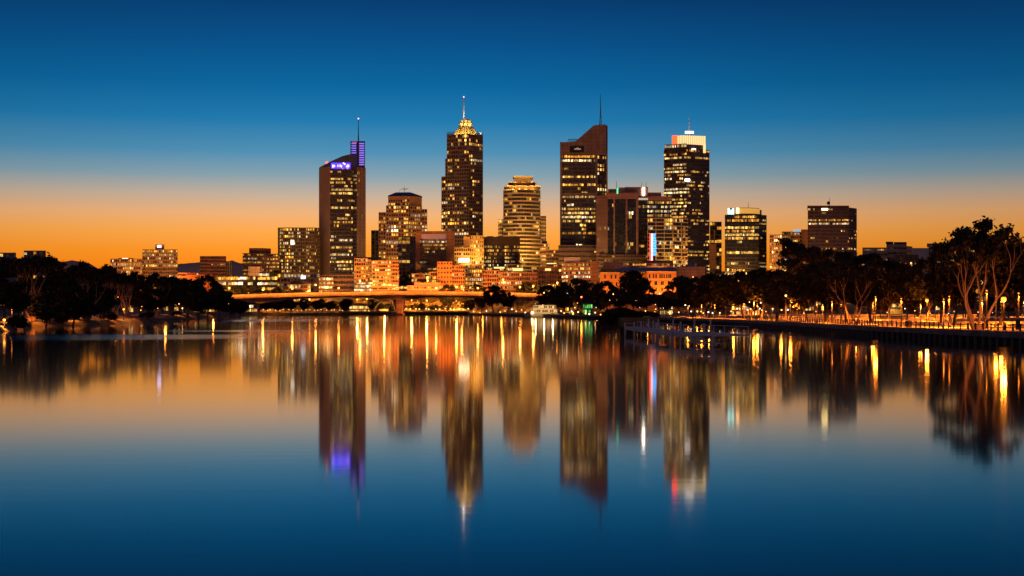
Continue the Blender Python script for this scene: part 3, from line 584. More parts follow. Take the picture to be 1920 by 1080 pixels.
simple('black block with rows of tiny lit windows next to the gold floodlit building', 1430, [(906, 975, 444, 0, 25, S(grid, fh=3.6, bw=2.4, sf=.4, pf=.3, mix=(.05, .9, .05), frac=.42, gain=.9, grp=1, top=9), None)], mat('black_cladding', srgb(48, 38, 36), .6, .1))
simple('tan terraced block glimpsed past the rounded hotel', 1560, [(1013, 1030, 458, 0, 20, S(g1, frac=.6), None), (1024, 1052, 470, -4, 16, S(g1, frac=.4), None)], tan, plants=[(1016, 1026, 452, 458, 4, 12)])
simple('long brick building with two rows of yellow windows behind the bridge end', 1340, [(905, 935, 508, 0, 20, S(grid, fh=4, bw=3.4, frac=.15, gain=.6), None), (934.5, 978, 512, -1, 20, S(grid, fh=4, bw=3, mix=(.3, .3, .4), frac=.3, gain=1.0), None), (977.5, 1008, 512, 0, 22, S(grid, fh=4, bw=2.6, frac=.1, gain=.5), None)], brick)
simple('glass-fronted block glowing yellow above the long brick building', 1390, [(926, 981, 502, 0, 22, S(ribbon, fh=4.2, bw=3, sf=.35, mix=(0, .3, .7), gain=1.5), None), (949, 981, 496.5, 3, 20, S(ribbon, fh=4, sf=.3, mix=(0, .2, .8), gain=1.2), None)], tan, plants=[(927, 947, 499, 502, 4, 12)], extra=lambda b: (b.quickbox('canopy_light', ywin, 926, 946, 500.5, 503.5, -1, -.3), b.quickbox('canopy_light', ywin, 962, 980, 503, 508, -1, -.3)))
simple('orange brick block with a lit upper terrace beside the tan window grid', 1360, [(1000, 1054, 508, 0, 20, S(grid, fh=4.4, bw=4, frac=.35, gain=1.0), None), (1010, 1054, 499, 5, 20, None, None)], mat('orange_brick', srgb(160, 108, 72), .85, .15), extra=lambda b: (b.quickbox('terrace_light', ywin, 1022, 1033, 503.5, 507.5, -1, -.3), b.quickbox('terrace_light', ywin, 1048, 1052, 505, 509, -1, -.3), b.quickbox('terrace_light', ywin, 1025, 1043, 493, 494.6, 3, 4)))
simple('tan block with a regular window grid and a pale roof room', 1330, [(1053, 1107, 494, 0, 22, S(grid, fh=3.8, bw=2.9, sf=.42, pf=.3, mix=(.05, .65, .3), frac=.5, gain=1.0), None), (1106.5, 1122, 490, -1, 22, None, None)], mat('apricot_render', srgb(186, 134, 98), .85, .2, .1, panel=(5, 3.8)), plants=[(1058, 1088, 482, 494, 6, 20)], pm=white)
# waterfront low rise seen above the bridge
simple('long low shopping hall with a bright yellow window strip', 1350, [(405, 520, 519, 0, 25, S(ribbon, fh=5.5, bw=3.5, sf=.45, pf=.06, mix=(0, 0, 1), gain=1.3), None), (485, 505, 512, 4, 14, S(ribbon, fh=4, sf=.3, mix=(0, 0, 1), gain=1.2), None)], roofd, extra=lambda b: b.quickbox('sign', wwsign, 450, 461, 519.5, 523.3, -1, -.3), name='shopping_hall')
def pav(b):
    m = MB(); cx, cy = b.P(561, 12); k = 16; r = 25 * b.d / F
    p0 = [(cx + r * math.cos(6.2832 * i / k), cy + .6 * r * math.sin(6.2832 * i / k)) for i in range(k)]; p1 = [(cx + .35 * r * math.cos(6.2832 * i / k), cy + .2 * r * math.sin(6.2832 * i / k)) for i in range(k)]
    m.prism(p0, b.Z(533), b.Z(525.5), p1); b.add('roof', m, roofd)
simple('round pavilion with a dark domed roof and glowing eaves', 1330, [(541, 582, 534, 2, 22, S(ribbon, fh=4, bw=2.5, sf=.2, pf=.12, mix=(0, .3, .7), gain=1.6), None)], tan, extra=pav, name='pavilion', cat='pavilion')
simple('grey warehouse row with a white lit screen behind the round pavilion', 1400, [(520, 600, 514, 0, 20, S(grid, fh=4.5, bw=5, frac=.25, gain=.6), None), (590, 628, 521, -4, 12, None, None)], greyc, extra=sign_on(564, 573, 517, 523, 0, glow_mat('screen_white', (.9, .9, 1), 1.8), 'lit_screen'), name='warehouse')
simple('dark shed with a pale roof edge below the purple-lantern tower', 1370, [(602, 668, 517, 0, 20, S(ribbon, fh=5, frac=.1), None), (598, 625, 521, -5, 12, S(ribbon, fh=4, mix=(0, 0, 1), gain=1.4), None)], mat('mauve_shed', srgb(110, 88, 88), .8, .15), name='shed')
simple('low terminal building with lit windows just above the bridge deck', 1360, [(664, 708, 534, 0, 15, S(ribbon, fh=4, bw=3, sf=.35, pf=.1, mix=(.1, .5, .4), gain=1.0), None), (707, 770, 537, 1, 15, S(ribbon, fh=4, sf=.5, frac=.2), None)], dark, plants=[(664, 712, 532.5, 534, -2, 14)], name='terminal_building')
simple('pale pink flat-roofed hall in front of the orange corner block', 1350, [(777, 826, 530, 0, 15, None, None), (763, 830, 537, -2, 15, S(ribbon, fh=4, mix=(.1, .7, .2), frac=.4), None)], mat('salmon_render', srgb(196, 140, 118), .85, .08), name='hall')
simple('yellow-lit glazed block with grid windows behind the pink hall', 1370, [(804, 824, 511, 0, 16, S(ribbon, fh=3.6, bw=2.6, sf=.3, mix=(0, .1, .9), gain=1.3), None), (823.5, 848, 514, .6, 16, S(grid, fh=4, bw=3.4, mix=(0, .3, .7), gain=1.2), None), (772, 800, 514, 3, 18, S(ribbon, fh=4.5, mix=(.3, .4, .3), gain=1.0), None)], tan)
# east side
simple('pale pink gabled hall with a dark colonnade', 1350, [(1131, 1168, 491, 4, 24, None, None), (1140, 1184, 497, 0, 22, None, None), (1125, 1170, 505, -3, 14, S(grid, fh=5, bw=3, frac=.15, gain=.5), None)], pinkc, name='hall')
simple('low dark row of shops with a band of small windows below the neon column', 1375, [(1182, 1262, 494, 0, 18, S(grid, fh=3.6, bw=2.6, sf=.45, pf=.3, mix=(.1, .8, .1), frac=.35, gain=.8), None), (1205, 1262, 488, 6, 18, None, None)], mat('shop_row', srgb(150, 108, 92), .8, .15), name='shop_row', cat='shops')
simple('low pink warehouse with a blue lean-to roof east of the orange mansion', 1280, [(1268, 1322, 500, 0, 22, None, None)], pinkc, name='warehouse', extra=lambda b: b.add('roof', (lambda m: (m.prism([b.P(1282, 6), b.P(1302, 6), b.P(1310, 22), b.P(1282, 22)], b.Z(500), b.Z(493), [b.P(1294, 10), b.P(1304, 10), b.P(1306, 20), b.P(1294, 20)]), m)[1])(MB()), slate))
simple('tan apartment block with two window columns between the black sign-box block and blue roof room', 1500, [(1443, 1466, 441, 0, 18, S(grid, fh=4.2, bw=3.2, sf=.4, pf=.4, mix=(.1, .8, .1), frac=.4), None)], mat('apartment_tan', srgb(206, 152, 108), .85, .12), name='apartment_block')
simple('ochre block with a glowing blue roof room beside the plum box tower', 1520, [(1466, 1486, 435.5, 0, 18, S(grid, frac=.35), None), (1502, 1516, 430, 2, 20, None, None), (1486, 1503, 436, 1, 20, S(g1, frac=.5), None)], tan, extra=lambda b: b.quickbox('roof_room', glow_mat('pale_blue_room', (.35, .55, .8), .8), 1487, 1501, 429.5, 435.5, 3, 12), name='apartment_block')
simple('wide pale civic building with a dark plant room on its roof', 1100, [(1617, 1664, 466, 0, 25, S(ribbon, fh=4, bw=4, sf=.6, frac=.2, gain=.5), None), (1663, 1710, 463, 2, 25, S(ribbon, fh=4, bw=4, sf=.6, frac=.2, gain=.5), 1700), (1662, 1700, 457, 6, 20, None, None)], mat('rosy_render', srgb(196, 152, 134), .85, .2, .08), plants=[(1661, 1675, 452.5, 456.5, 5, 12), (1676, 1700, 453, 457, 7, 16)])
simple('pale gallery with a sloped parapet and dark side window', 1050, [(1709, 1742, 465, 0, 22, None, None), (1741, 1790, 461, 4, 26, S(ribbon, fh=5, mix=(.2, .4, .4), frac=.4, gain=.8), None)], white, plants=[(1738, 1792, 455.5, 461, 8, 24)], pm=mat('olive_louvre', srgb(120, 104, 60), .6, .1))
simple('red-brown brick house behind the lawn trees', 900, [(1676, 1722, 480, 0, 15, S(grid, fh=4, bw=5, pf=.6, frac=.15, gain=.5), None)], brick, name='house', cat='house')
simple('terracotta-roofed house showing through the tall gum crown', 700, [(1812, 1852, 449, 0, 15, S(grid, fh=4, bw=3.4, frac=.5, gain=.8), None)], mat('terracotta_render', srgb(190, 110, 70), .85, .12), name='house', cat='house')
simple('glowing apartment facade half hidden by the thin tall trees', 900, [(1475, 1545, 480, 0, 16, S(grid, fh=3.6, bw=3, mix=(0, .7, .3), frac=.5, gain=1.2), None)], tan, name='apartment_block')

# orange heritage mansion
b = Bld('mansion', 'orange floodlit three-storey mansion with blue-grey roofs and tall shuttered windows', 'building', 1198, 1250)
b.tier([(1125, 3), (1162, 3), (1162, 22), (1125, 22)], None, 511); b.tier([(1161, 6), (1214, 6), (1214, 24), (1161, 24)], None, 511); b.tier([(1213, 0), (1268, 0), (1268, 24), (1213, 24)], None, 509)
rf = MB(); rf.prism([b.P(1147, 1.5), b.P(1272, -1.2), b.P(1272, 26), b.P(1147, 26)], b.Z(509) + .1, b.Z(500.5), [b.P(1165, 10), b.P(1266, 10), b.P(1266, 16), b.P(1165, 16)]); b.add('roof', rf, slate)
co = MB(); b.boxpx(co, 1212.4, 1268.6, 523.6, 524.6, -.5, .1); b.boxpx(co, 1212.4, 1268.8, 508.6, 510, -.8, .1); b.add('cornice', co, cream); co = MB(); b.boxpx(co, 1124.6, 1162, 510.6, 511.8, 2.4, 3.1); b.add('cornice', co, cream)
wp = [(1133, 515, 3), (1145, 515, 3), (1153, 515, 3)] + [(1217 + k * 6, 514, 0) for k in (0, 2)] + [(x, 514, 0) for x in (1224, 1227.5, 1236.5, 1240, 1244, 1249, 1253, 1256)] + [(x, 527, 0) for x in (1217, 1227, 1229.8, 1239, 1242, 1252, 1255)] + [(x, 539, 0) for x in (1219, 1229, 1240, 1252)] + [(1133, 529, 3), (1145, 529, 3), (1155, 529, 3)]
seen = set()
for x, y, dep in wp:
    if any(abs(x - a) < 2.4 and abs(y - c) < 3 for a, c in seen): continue
    seen.add((x, y)); q = MB(); b.boxpx(q, x, x + 2.6, y, y + 7.6, dep - .12, dep + .1); o = b.add('window', q, black); q = MB(); b.boxpx(q, x - .4, x + 3, y - .5, y, dep - .3, dep); q.build('lintel', cream, o, b.org); q = MB(); b.boxpx(q, x - .5, x + 3.1, y + 7.6, y + 8.2, dep - .35, dep); q.build('sill', cream, o, b.org)
for px in (1130, 1152, 1212, 1226, 1240, 1254, 1266): lamp_light((PX(px, b.d - 16), b.d - 16, b.Z(560)), 15000, (1, .30, .035), .5, b.root, b.org, 'flood_light', ((PX(px, b.d), b.d, b.Z(525)), 2.0))
b.done(mat('orange_stucco', srgb(196, 136, 84), .85, .12))

# ------------------------------------------------------------------ bridge
bd = 1200; bx = thing('bridge', 'long low haunched concrete road bridge with a glowing orange parapet across the river', 'bridge', (PX(735, bd), bd, 0)); bo = tuple(bx.location)
TOP = [(395, 554), (420, 552.5), (480, 550), (600, 547), (740, 544.5), (880, 545.5), (1010, 549), (1070, 551)]
BOT = [(395, 573), (470, 571), (485, 569), (520, 563.5), (560, 560), (640, 556.8), (690, 558), (718, 561.5), (758, 561.5), (800, 557.8), (850, 557), (900, 559), (960, 563), (1010, 567), (1070, 570)]
def itp(T, x):
    for (a, y0), (c, y1) in zip(T, T[1:]):
        if a <= x <= c: return y0 + (y1 - y0) * (x - a) / (c - a)
    return T[-1][1]
def ribbon_mesh(x0, x1, ta, tb, d0, d1, step=6):
    mb = MB(); x = x0
    while x < x1 - .01:
        e = min(x1, x + step); A, B = PX(x, bd), PX(e, bd)
        mb.hexa([(A, d0, PZ(tb(x), bd)), (B, d0, PZ(tb(e), bd)), (B, d1, PZ(tb(e), bd)), (A, d1, PZ(tb(x), bd)), (A, d0, PZ(ta(x), bd)), (B, d0, PZ(ta(e), bd)), (B, d1, PZ(ta(e), bd)), (A, d1, PZ(ta(x), bd))]); x = e
    return mb
conc = mat('bridge_concrete', srgb(128, 104, 84), .8, .3, .08, panel=(9, 5))
ribbon_mesh(395, 1070, lambda x: itp(TOP, x) + 4.2, lambda x: itp(BOT, x), bd, bd + 17).build('girder', conc, bx, bo)
ribbon_mesh(395, 1070, lambda x: itp(TOP, x) + 1.2, lambda x: itp(TOP, x) + 8.6, bd - 1.6, bd - 1.0).build('parapet', conc, bx, bo)
ribbon_mesh(395, 1070, lambda x: itp(TOP, x) + 3.6, lambda x: itp(TOP, x) + 4.2, bd - 1.5, bd + 18.5).build('deck', conc, bx, bo)
ribbon_mesh(395, 1070, lambda x: itp(TOP, x) + 1.4, lambda x: itp(TOP, x) + 5.4, bd + 18.6, bd + 19.2).build('parapet', conc, bx, bo)
rl = MB(); x = 396.0
while x < 1070: rl.box(PX(x, bd) - .06, bd - 1.35, PZ(itp(TOP, x) + 1.4, bd), PX(x, bd) + .06, bd - 1.2, PZ(itp(TOP, x), bd)); x += 3.2
x = 395
ra = ribbon_mesh(395, 1070, lambda x: itp(TOP, x) - .1, lambda x: itp(TOP, x) + .25, bd - 1.42, bd - 1.15)
for q in (ra,): n0 = len(rl.v); rl.v += q.v; rl.f += [tuple(i + n0 for i in f) for f in q.f]; rl.c += q.c
rl.build('railing', roofd, bx, bo)
ribbon_mesh(395, 1070, lambda x: itp(TOP, x) + .2, lambda x: itp(TOP, x) + .75, bd - 3.4, bd - 3.0, 20).build('added_light_rail', glow_mat('added_sodium_strip', (1, .28, .03), 115, True), bx, bo)  # added strip light off the parapet, put in to make it glow
ribbon_mesh(395, 1070, lambda x: itp(TOP, x) - .1, lambda x: itp(TOP, x) + 1.0, bd - 3.75, bd - 3.6, 20).build('added_light_hood', roofd, bx, bo)  # added hood that hides the strip from the river side
pm = MB(); A = (PX(741, bd), PX(757, bd)); zt, zb = PZ(560.5, bd), -3
pm.hexa([(PX(744, bd), bd + 2, zb), (PX(754, bd), bd + 2, zb), (PX(754, bd), bd + 15, zb), (PX(744, bd), bd + 15, zb), (PX(742, bd), bd + 1, zt), (PX(757, bd), bd + 1, zt), (PX(757, bd), bd + 16, zt), (PX(742, bd), bd + 16, zt)])
pm.build('pier', conc, bx, bo)
pm = MB(); pm.hexa([(PX(746, bd), bd + 3, -2), (PX(755, bd), bd + 3, -2), (PX(755, bd), bd + 14, -2), (PX(746, bd), bd + 14, -2), (PX(735, bd), bd + 3, zt), (PX(739, bd), bd + 3, zt), (PX(739, bd), bd + 14, zt), (PX(735, bd), bd + 14, zt)])
pm.build('raking_strut', conc, bx, bo); lamp_light((PX(768, bd), bd - 6, 3.0), 14000, (1, .22, .03), .3, bx, bo, 'pier_light', ((PX(750, bd), bd + 4, 7), 1.6)); pm = MB(); pm.box(PX(733, bd), bd - 3, -2, PX(757, bd), bd + 18, 1.6); pm.build('pier_base', conc, bx, bo)
pm = MB(); pm.box(PX(395, bd), bd + 1, -2, PX(482, bd), bd + 16, PZ(571, bd)); pm.build('abutment', conc, bx, bo)
pm = MB(); pm.box(PX(1012, bd), bd + 1, -2, PX(1075, bd), bd + 16, PZ(567, bd)); pm.build('abutment', conc, bx, bo)
# round glass shelter beneath the bridge
sh = thing('glass_shelter', 'arched glass shelter beside the bridge pier, lit from inside', 'shelter', (PX(722, 1290), 1290, 1.8)); so = tuple(sh.location); fm = MB(); gl = MB(); R0 = 9.5
for k in range(12):
    a, c = math.pi * k / 12, math.pi * (k + 1) / 12
    for yy in (1283, 1290, 1297): fm.tube((so[0] + R0 * math.cos(a), yy, 1.8 + R0 * 1.15 * math.sin(a)), (so[0] + R0 * math.cos(c), yy, 1.8 + R0 * 1.15 * math.sin(c)), .22, .22, 5)
    gl.quad((so[0] + R0 * math.cos(a), 1283.1, 1.8 + R0 * 1.15 * math.sin(a)), (so[0] + R0 * math.cos(c), 1283.1, 1.8 + R0 * 1.15 * math.sin(c)), (so[0] + R0 * math.cos(c), 1296.9, 1.8 + R0 * 1.15 * math.sin(c)), (so[0] + R0 * math.cos(a), 1296.9, 1.8 + R0 * 1.15 * math.sin(a)))
fm.build('frame', dark, sh, so); gl.build('roof', mat('shelter_roof', srgb(150, 120, 90), .3, .1), sh, so)
q = MB(); q.box(so[0] - 5, 1288, 1.8, so[0] + 3, 1292, 5.2); q.build('kiosk', tan, sh, so)
lamp_light((so[0], 1284, 7), 9000, GOLD, .4, sh, so)

# ------------------------------------------------------------------ river walls
def wall_run(label, pts, z1, pile=None, cap=.75):
    """pts: list of (x, y) from far to near with the water on the camera side; capped wall with piles."""
    t = thing('river_wall', label, 'river wall', (pts[0][0], pts[0][1], 0)); o = tuple(t.location); bk = MB(); cp = MB(); pl_ = []
    stone = mat('quay_concrete', srgb(112, 104, 104), .85, .4, .35, stretch=(1, 1, 2.5)); back = mat('quay_shadow_wall', srgb(38, 32, 30), .9, .2, .5)  # back wall colour darkened to carry the gap's shade under the coping
    for P, Q in zip(pts, pts[1:]):
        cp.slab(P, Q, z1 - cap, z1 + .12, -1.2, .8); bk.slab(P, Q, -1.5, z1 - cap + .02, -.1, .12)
        if pile:
            L = math.hypot(Q[0] - P[0], Q[1] - P[1]); n = max(1, int(L / pile)); 
            for k in range(n): u = k / n; pl_.append((P[0] + (Q[0] - P[0]) * u, P[1] + (Q[1] - P[1]) * u, math.atan2(Q[1] - P[1], Q[0] - P[0])))
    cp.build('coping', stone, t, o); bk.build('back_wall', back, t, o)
    proto = None
    for k, (x, y, a) in enumerate(pl_[-98:]):
        if proto is None:
            q = MB(); q.box(-.16, -.16, -1.5, .16, .16, z1 - cap + .25); proto = q.build('pile', stone, t); ob = proto
        else: ob = proto.copy(); C.objects.link(ob); ob.parent = t
        ob.location = (x - o[0] + math.sin(a) * .5, y - o[1] - math.cos(a) * .5, 0); ob.rotation_euler.z = a
    return t
QP = [(PX(px, shore(px)), shore(px)) for px in (1238, 1280, 1330, 1380, 1440, 1500, 1570, 1640, 1710, 1780, 1850, 1920, 2000, 2050)]
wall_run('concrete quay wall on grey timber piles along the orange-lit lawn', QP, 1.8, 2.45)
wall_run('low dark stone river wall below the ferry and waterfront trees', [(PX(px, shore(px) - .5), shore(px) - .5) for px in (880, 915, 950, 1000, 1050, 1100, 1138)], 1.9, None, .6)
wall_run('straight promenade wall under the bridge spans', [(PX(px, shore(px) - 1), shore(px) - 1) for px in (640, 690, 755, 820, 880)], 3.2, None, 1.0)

# quay fence: thing with posts and rails
fz = 1.95; ft = thing('quay_fence', 'low dark post-and-rail fence on the quay in front of the lawn', 'fence', (QP[0][0], QP[0][1], fz)); fo = tuple(ft.location)
fpts = [(x + .9 + 0 * y, y + .8) for x, y in QP]; posts = []; rails = MB()
for P, Q in zip(fpts, fpts[1:]):
    L = math.hypot(Q[0] - P[0], Q[1] - P[1]); n = max(1, int(L / 2.3))
    for k in range(n): u = k / n; posts.append((P[0] + (Q[0] - P[0]) * u, P[1] + (Q[1] - P[1]) * u))
    for h in (.45, .8): rails.tube((P[0], P[1], fz + h), (Q[0], Q[1], fz + h), .025, .025, 5)
rails.build('rail', roofd, ft, fo); proto = None
for x, y in posts[-99:]:
    if proto is None:
        q = MB(); q.box(-.09, -.09, 0, .09, .09, 1.0); q.prism([(-.11, -.11), (.11, -.11), (.11, .11), (-.11, .11)], 1.0, 1.06, [(-.05, -.05), (.05, -.05), (.05, .05), (-.05, .05)]); proto = q.build('post', mat('fence_timber', srgb(70, 52, 44), .85, .2, 2), ft); ob = proto
    else: ob = proto.copy(); C.objects.link(ob); ob.parent = ft
    ob.location = (x - fo[0], y - fo[1], 0)

# footpath across the lawn
pm_ = mat('path_concrete', (.30, .26, .20), .9, .15, .4); mb = MB()
pp_ = [(1240, 12), (1300, 7), (1400, 6), (1500, 6), (1640, 5), (1780, 5), (1920, 5), (2050, 5)]
for (a, t0), (c, t1) in zip(pp_, pp_[1:]):
    for k in range(4):
        xa, xb = a + (c - a) * k / 4, a + (c - a) * (k + 1) / 4
        A0, A1, B0, B1 = shore(xa) + 1.4, shore(xa) + 13, shore(xb) + 1.4, shore(xb) + 13
        mb.quad((PX(xa, A0), A0, 1.83), (PX(xb, B0), B0, 1.83), (PX(xb, B1), B1, 1.83), (PX(xa, A1), A1, 1.83))
o = mb.build('path', pm_); o['kind'] = 'structure'
mb = MB()
for k in range(40):
    xa, xb = 1240 + k * 20, 1260 + k * 20; da, db = shore(xa) + 75, shore(xb) + 75
    mb.quad((PX(xa, da), da, ground_z(xa, da) + .06), (PX(xb, db), db, ground_z(xb, db) + .06), (PX(xb, db + 14), db + 14, ground_z(xb, db + 14) + .06), (PX(xa, da + 14), da + 14, ground_z(xa, da + 14) + .06))
o = mb.build('promenade', pm_); o['kind'] = 'structure'

# ------------------------------------------------------------------ jetty
jt = thing('jetty', 'weathered timber jetty with railings, mooring piles and a lower landing', 'jetty', (PX(1255, 230), 230, 0)); jo = tuple(jt.location)
tim = mat('weathered_timber', srgb(212, 198, 196), .85, .25, 1.5, stretch=(1, 6, 1)); A, Bq, Cq = (PX(1172, 278), 278), (PX(1259, 212), 212), (PX(1338, 191), 191)
dk = MB(); dk.slab(A, Bq, 1.38, 1.62, -2.6, 0); dk.slab(Bq, Cq, 1.34, 1.60, -5.0, 0); dk.slab(Cq, (PX(1369, 198), 198), 1.36, 1.61, -4.0, 0); dk.build('deck', tim, jt, jo)
fs = MB(); fs.slab(A, Bq, 1.0, 1.42, -.1, .12); fs.slab(Bq, Cq, .95, 1.5, -.1, .14); fs.build('fascia', tim, jt, jo)
def post(px, d, z0, z1, r=.16, name='pile'):
    q = MB(); q.tube((PX(px, d), d, z0), (PX(px, d), d, z1), r, r * .92, 8); q.build(name, tim, jt, jo)
for px, d, y1 in ((1172, 277.5, 605), (1189, 262, 604), (1231, 231, 606), (1259, 210.5, 614), (1336, 189.5, 624), (1202, 268, 602), (1216, 262, 597.5), (1225, 252, 601), (1234, 262, 598), (1262, 240, 599), (1276, 235, 603), (1302, 228, 598), (1332, 222, 599), (1320, 215, 607)):
    post(px, d, -2, PZ(y1, d), .2 if y1 > 603 else .15)
ra = MB()
for (P, Q, off) in ((A, Bq, -2.5), (Bq, Cq, -4.9)):
    L = math.hypot(Q[0] - P[0], Q[1] - P[1]); n = int(L / 4.6); t = ((Q[0] - P[0]) / L, (Q[1] - P[1]) / L); nn = (t[1], -t[0])
    for k in range(n + 1):
        x, y = P[0] + t[0] * L * k / n + nn[0] * off, P[1] + t[1] * L * k / n + nn[1] * off; ra.tube((x, y, 1.55), (x, y, 2.65), .05, .05, 5)
    for h in (2.6,): ra.slab((P[0] + nn[0] * off, P[1] + nn[1] * off), (Q[0] + nn[0] * off, Q[1] + nn[1] * off), h, h + .07, -.04, .04)
ra.tube((A[0], A[1], 2.3), (PX(1189, 262), 262, 2.3), .06, .06)
ra.build('railing', tim, jt, jo)
ln = MB(); ln.slab((PX(1304, 197), 197), (PX(1331, 190), 190), .35, .55, -1.5, 1.2); ln.slab((PX(1304, 197), 197), (PX(1331, 190), 190), .75, 1.25, .9, 1.1); ln.build('landing', tim, jt, jo)
fr = MB(); E0, E1 = (PX(1339, 191.5), 191.5), (PX(1368, 198), 198)
for z in (1.15, 1.72): fr.slab(E0, E1, z - .28, z, -.15, .15)
for P in (E0, E1, (PX(1354, 195), 195)): fr.tube((P[0], P[1], -1.5), (P[0], P[1], 2.0), .16, .15, 8)
fr.build('fender_frame', tim, jt, jo)

# small dinghy moored by the bushes
dg = MB(); dx, dy = PX(1143, 350), 350
sec = [(-2.0, .05, .55), (-1.5, .55, .5), (-.5, .8, .45), (.7, .82, .45), (1.7, .7, .48)]
for i in range(len(sec) - 1):
    (xa, wa, ha), (xb, wb, hb_) = sec[i], sec[i + 1]
    for s in (-1, 1):
        dg.quad((dx + xa, dy + s * wa, ha), (dx + xb, dy + s * wb, hb_), (dx + xb, dy + s * wb * .6, -.15), (dx + xa, dy + s * wa * .6, -.15))
    dg.quad((dx + xa, dy - wa * .6, -.1), (dx + xb, dy - wb * .6, -.1), (dx + xb, dy + wb * .6, -.1), (dx + xa, dy + wa * .6, -.1))
dg.quad((dx + 1.7, dy - .7, .48), (dx + 1.7, dy + .7, .48), (dx + 1.7, dy + .42, -.15), (dx + 1.7, dy - .42, -.15)); dg.box(dx - .3, dy - .7, .25, dx + .1, dy + .7, .32)
o = dg.build('dinghy', mat('dark_hull', srgb(46, 50, 64), .5, .15), None, (dx, dy, 0)); tag(o, 'small dark dinghy floating beside the shadowed bushes', 'boat')

# ferry at the waterfront
fd = 905; fx = thing('ferry', 'white double-deck ferry with lit windows moored below the waterfront trees', 'ferry', (PX(1018, fd), fd, 0)); fo2 = tuple(fx.location)
wp_ = mat('ferry_white', srgb(168, 154, 132), .5, .08)
X = lambda p: PX(p, fd)
h = MB(); h.prism([(X(984), fd + 3), (X(996), fd), (X(1046), fd), (X(1050), fd + 3), (X(1046), fd + 6), (X(996), fd + 6)], .2, 2.4, [(X(980), fd + 3), (X(994), fd - .4), (X(1048), fd - .4), (X(1051), fd + 3), (X(1048), fd + 6.4), (X(994), fd + 6.4)]); h.build('hull', wp_, fx, fo2)
for (x0, x1, z0, z1, ins) in ((999, 1045, 2.4, 5.0, .3), (1000, 1042, 5.15, 7.6, .6)):
    c_ = MB(); c_.box(X(x0), fd + ins, z0, X(x1), fd + 6 - ins, z1); dkk = c_.build('deckhouse', wp_, fx, fo2); wn = MB(); n = 13
    for k in range(n):
        a = X(x0) + (X(x1) - X(x0)) * (k + .18) / n; c2 = X(x0) + (X(x1) - X(x0)) * (k + .82) / n; kk = BR.uniform(.5, 1.6); wn.quad((a, fd + ins - .04, z0 + .8), (c2, fd + ins - .04, z0 + .8), (c2, fd + ins - .04, z1 - .4), (a, fd + ins - .04, z1 - .4), (kk, .6 * kk, .22 * kk) if BR.random() < .6 else (.03, .02, .01))
    wn.build('window_band', GLASS, dkk, fo2); rr = MB(); rr.box(X(x0 - 1), fd - .2, z1 + .01, X(x1 + 1), fd + 6.2, z1 + .14); rr.build('roof', wp_, fx, fo2)
q = MB(); q.tube((X(1000), fd + 3, 7.6), (X(1000), fd + 3, 13.2), .12, .07, 6); q.tube((X(1008), fd + 3, 7.7), (X(1004), fd + 3, 10.5), .1, .1, 5); q.tube((X(1004), fd + 3, 10.5), (X(1014), fd + 3, 7.7), .1, .1, 5); q.build('mast', wp_, fx, fo2)
q = MB(); q.ball((X(998), fd - 1.2, 2.9), .75); q.build('bow_light', glow_mat('bow_lamp', (1, .75, .35), 12, True), fx, fo2)
for px in (1004, 1020, 1036): lamp_light((X(px), fd - 5, 5.5), 1300, WARM, .3, fx, fo2, 'deck_light')

# ------------------------------------------------------------------ kiosks and tents along the banks (lit boxes behind the trunks)
def kiosk(label, xa, xb, yt, d, st, wallm, roofm=roofd, cat='kiosk', name='kiosk'):
    b = Bld(name, label, cat, (xa + xb) / 2, d); b.tier([(xa, 0), (xb, 0), (xb, 6), (xa, 6)], None, yt, [st]); q = MB(); zt = b.Z(yt) + .82; p0 = [b.P(xa - 1, -.8), b.P(xb + 1, -.8), b.P(xb + 1, 7), b.P(xa - 1, 7)]; mx = (p0[0][0] + p0[1][0]) / 2
    q.prism(p0, zt, zt + 1.5, [(mx + (x - mx) * .6, d + 3 + (y - d - 3) * .3) for x, y in p0]); b.add('roof', q, roofm); b.done(wallm); return b
ks = dict(fh=2.8, bw=1.6, sf=.25, pf=.15, sp=.12, mix=(0, .4, .6), frac=.6, gain=1.6, grp=2)
kiosk('lit riverside cafe between the fan-limbed gums', 222, 250, 576, 640, ks, tan, name='cafe', cat='cafe')
kiosk('second lit kiosk under the dense dark trees', 308, 342, 575, 760, ks, tan)
kiosk('long lit boat shed below the dense trees near the bridge', 362, 402, 579, 900, ks, tan, name='boat_shed', cat='shed')
kiosk('glowing cafe at the bridge abutment', 452, 482, 572, 1165, S(ks, fh=3.5), tan, name='cafe', cat='cafe')
kiosk('lit terrace cafe under the first bridge span', 655, 692, 573.5, 1285, S(ks, fh=3.6), tan, name='cafe', cat='cafe')
kiosk('green-lit tent among the waterfront trees', 1093, 1111, 571, 800, S(ks, pal=[(.25, 1, .2)], gain=.6), mat('tent_green', srgb(90, 190, 90), .7, .1), name='tent', cat='tent')
kiosk('bright yellow pavilion beyond the low spreading trees', 1233, 1262, 572, 720, ks, tan, name='pavilion', cat='pavilion')
kiosk('lit restaurant front behind the promenade trees', 1372, 1424, 574, 640, ks, tan, name='restaurant', cat='restaurant')
kiosk('yellow-lit gable wall behind the lawn', 1669, 1692, 566, 560, S(ks, mix=(0, 0, 1), pf=.04, gain=1.1), cream, name='clubhouse', cat='clubhouse')
kiosk('long pale pavilion at the back of the lawn near the frame edge', 1846, 1915, 586, 520, S(ks, mix=(.2, .8, 0), frac=.2), pinkc, name='pavilion', cat='pavilion')
kiosk('small lit ticket booth beside the ferry', 1060, 1076, 577, 850, ks, tan, name='ticket_booth', cat='kiosk')

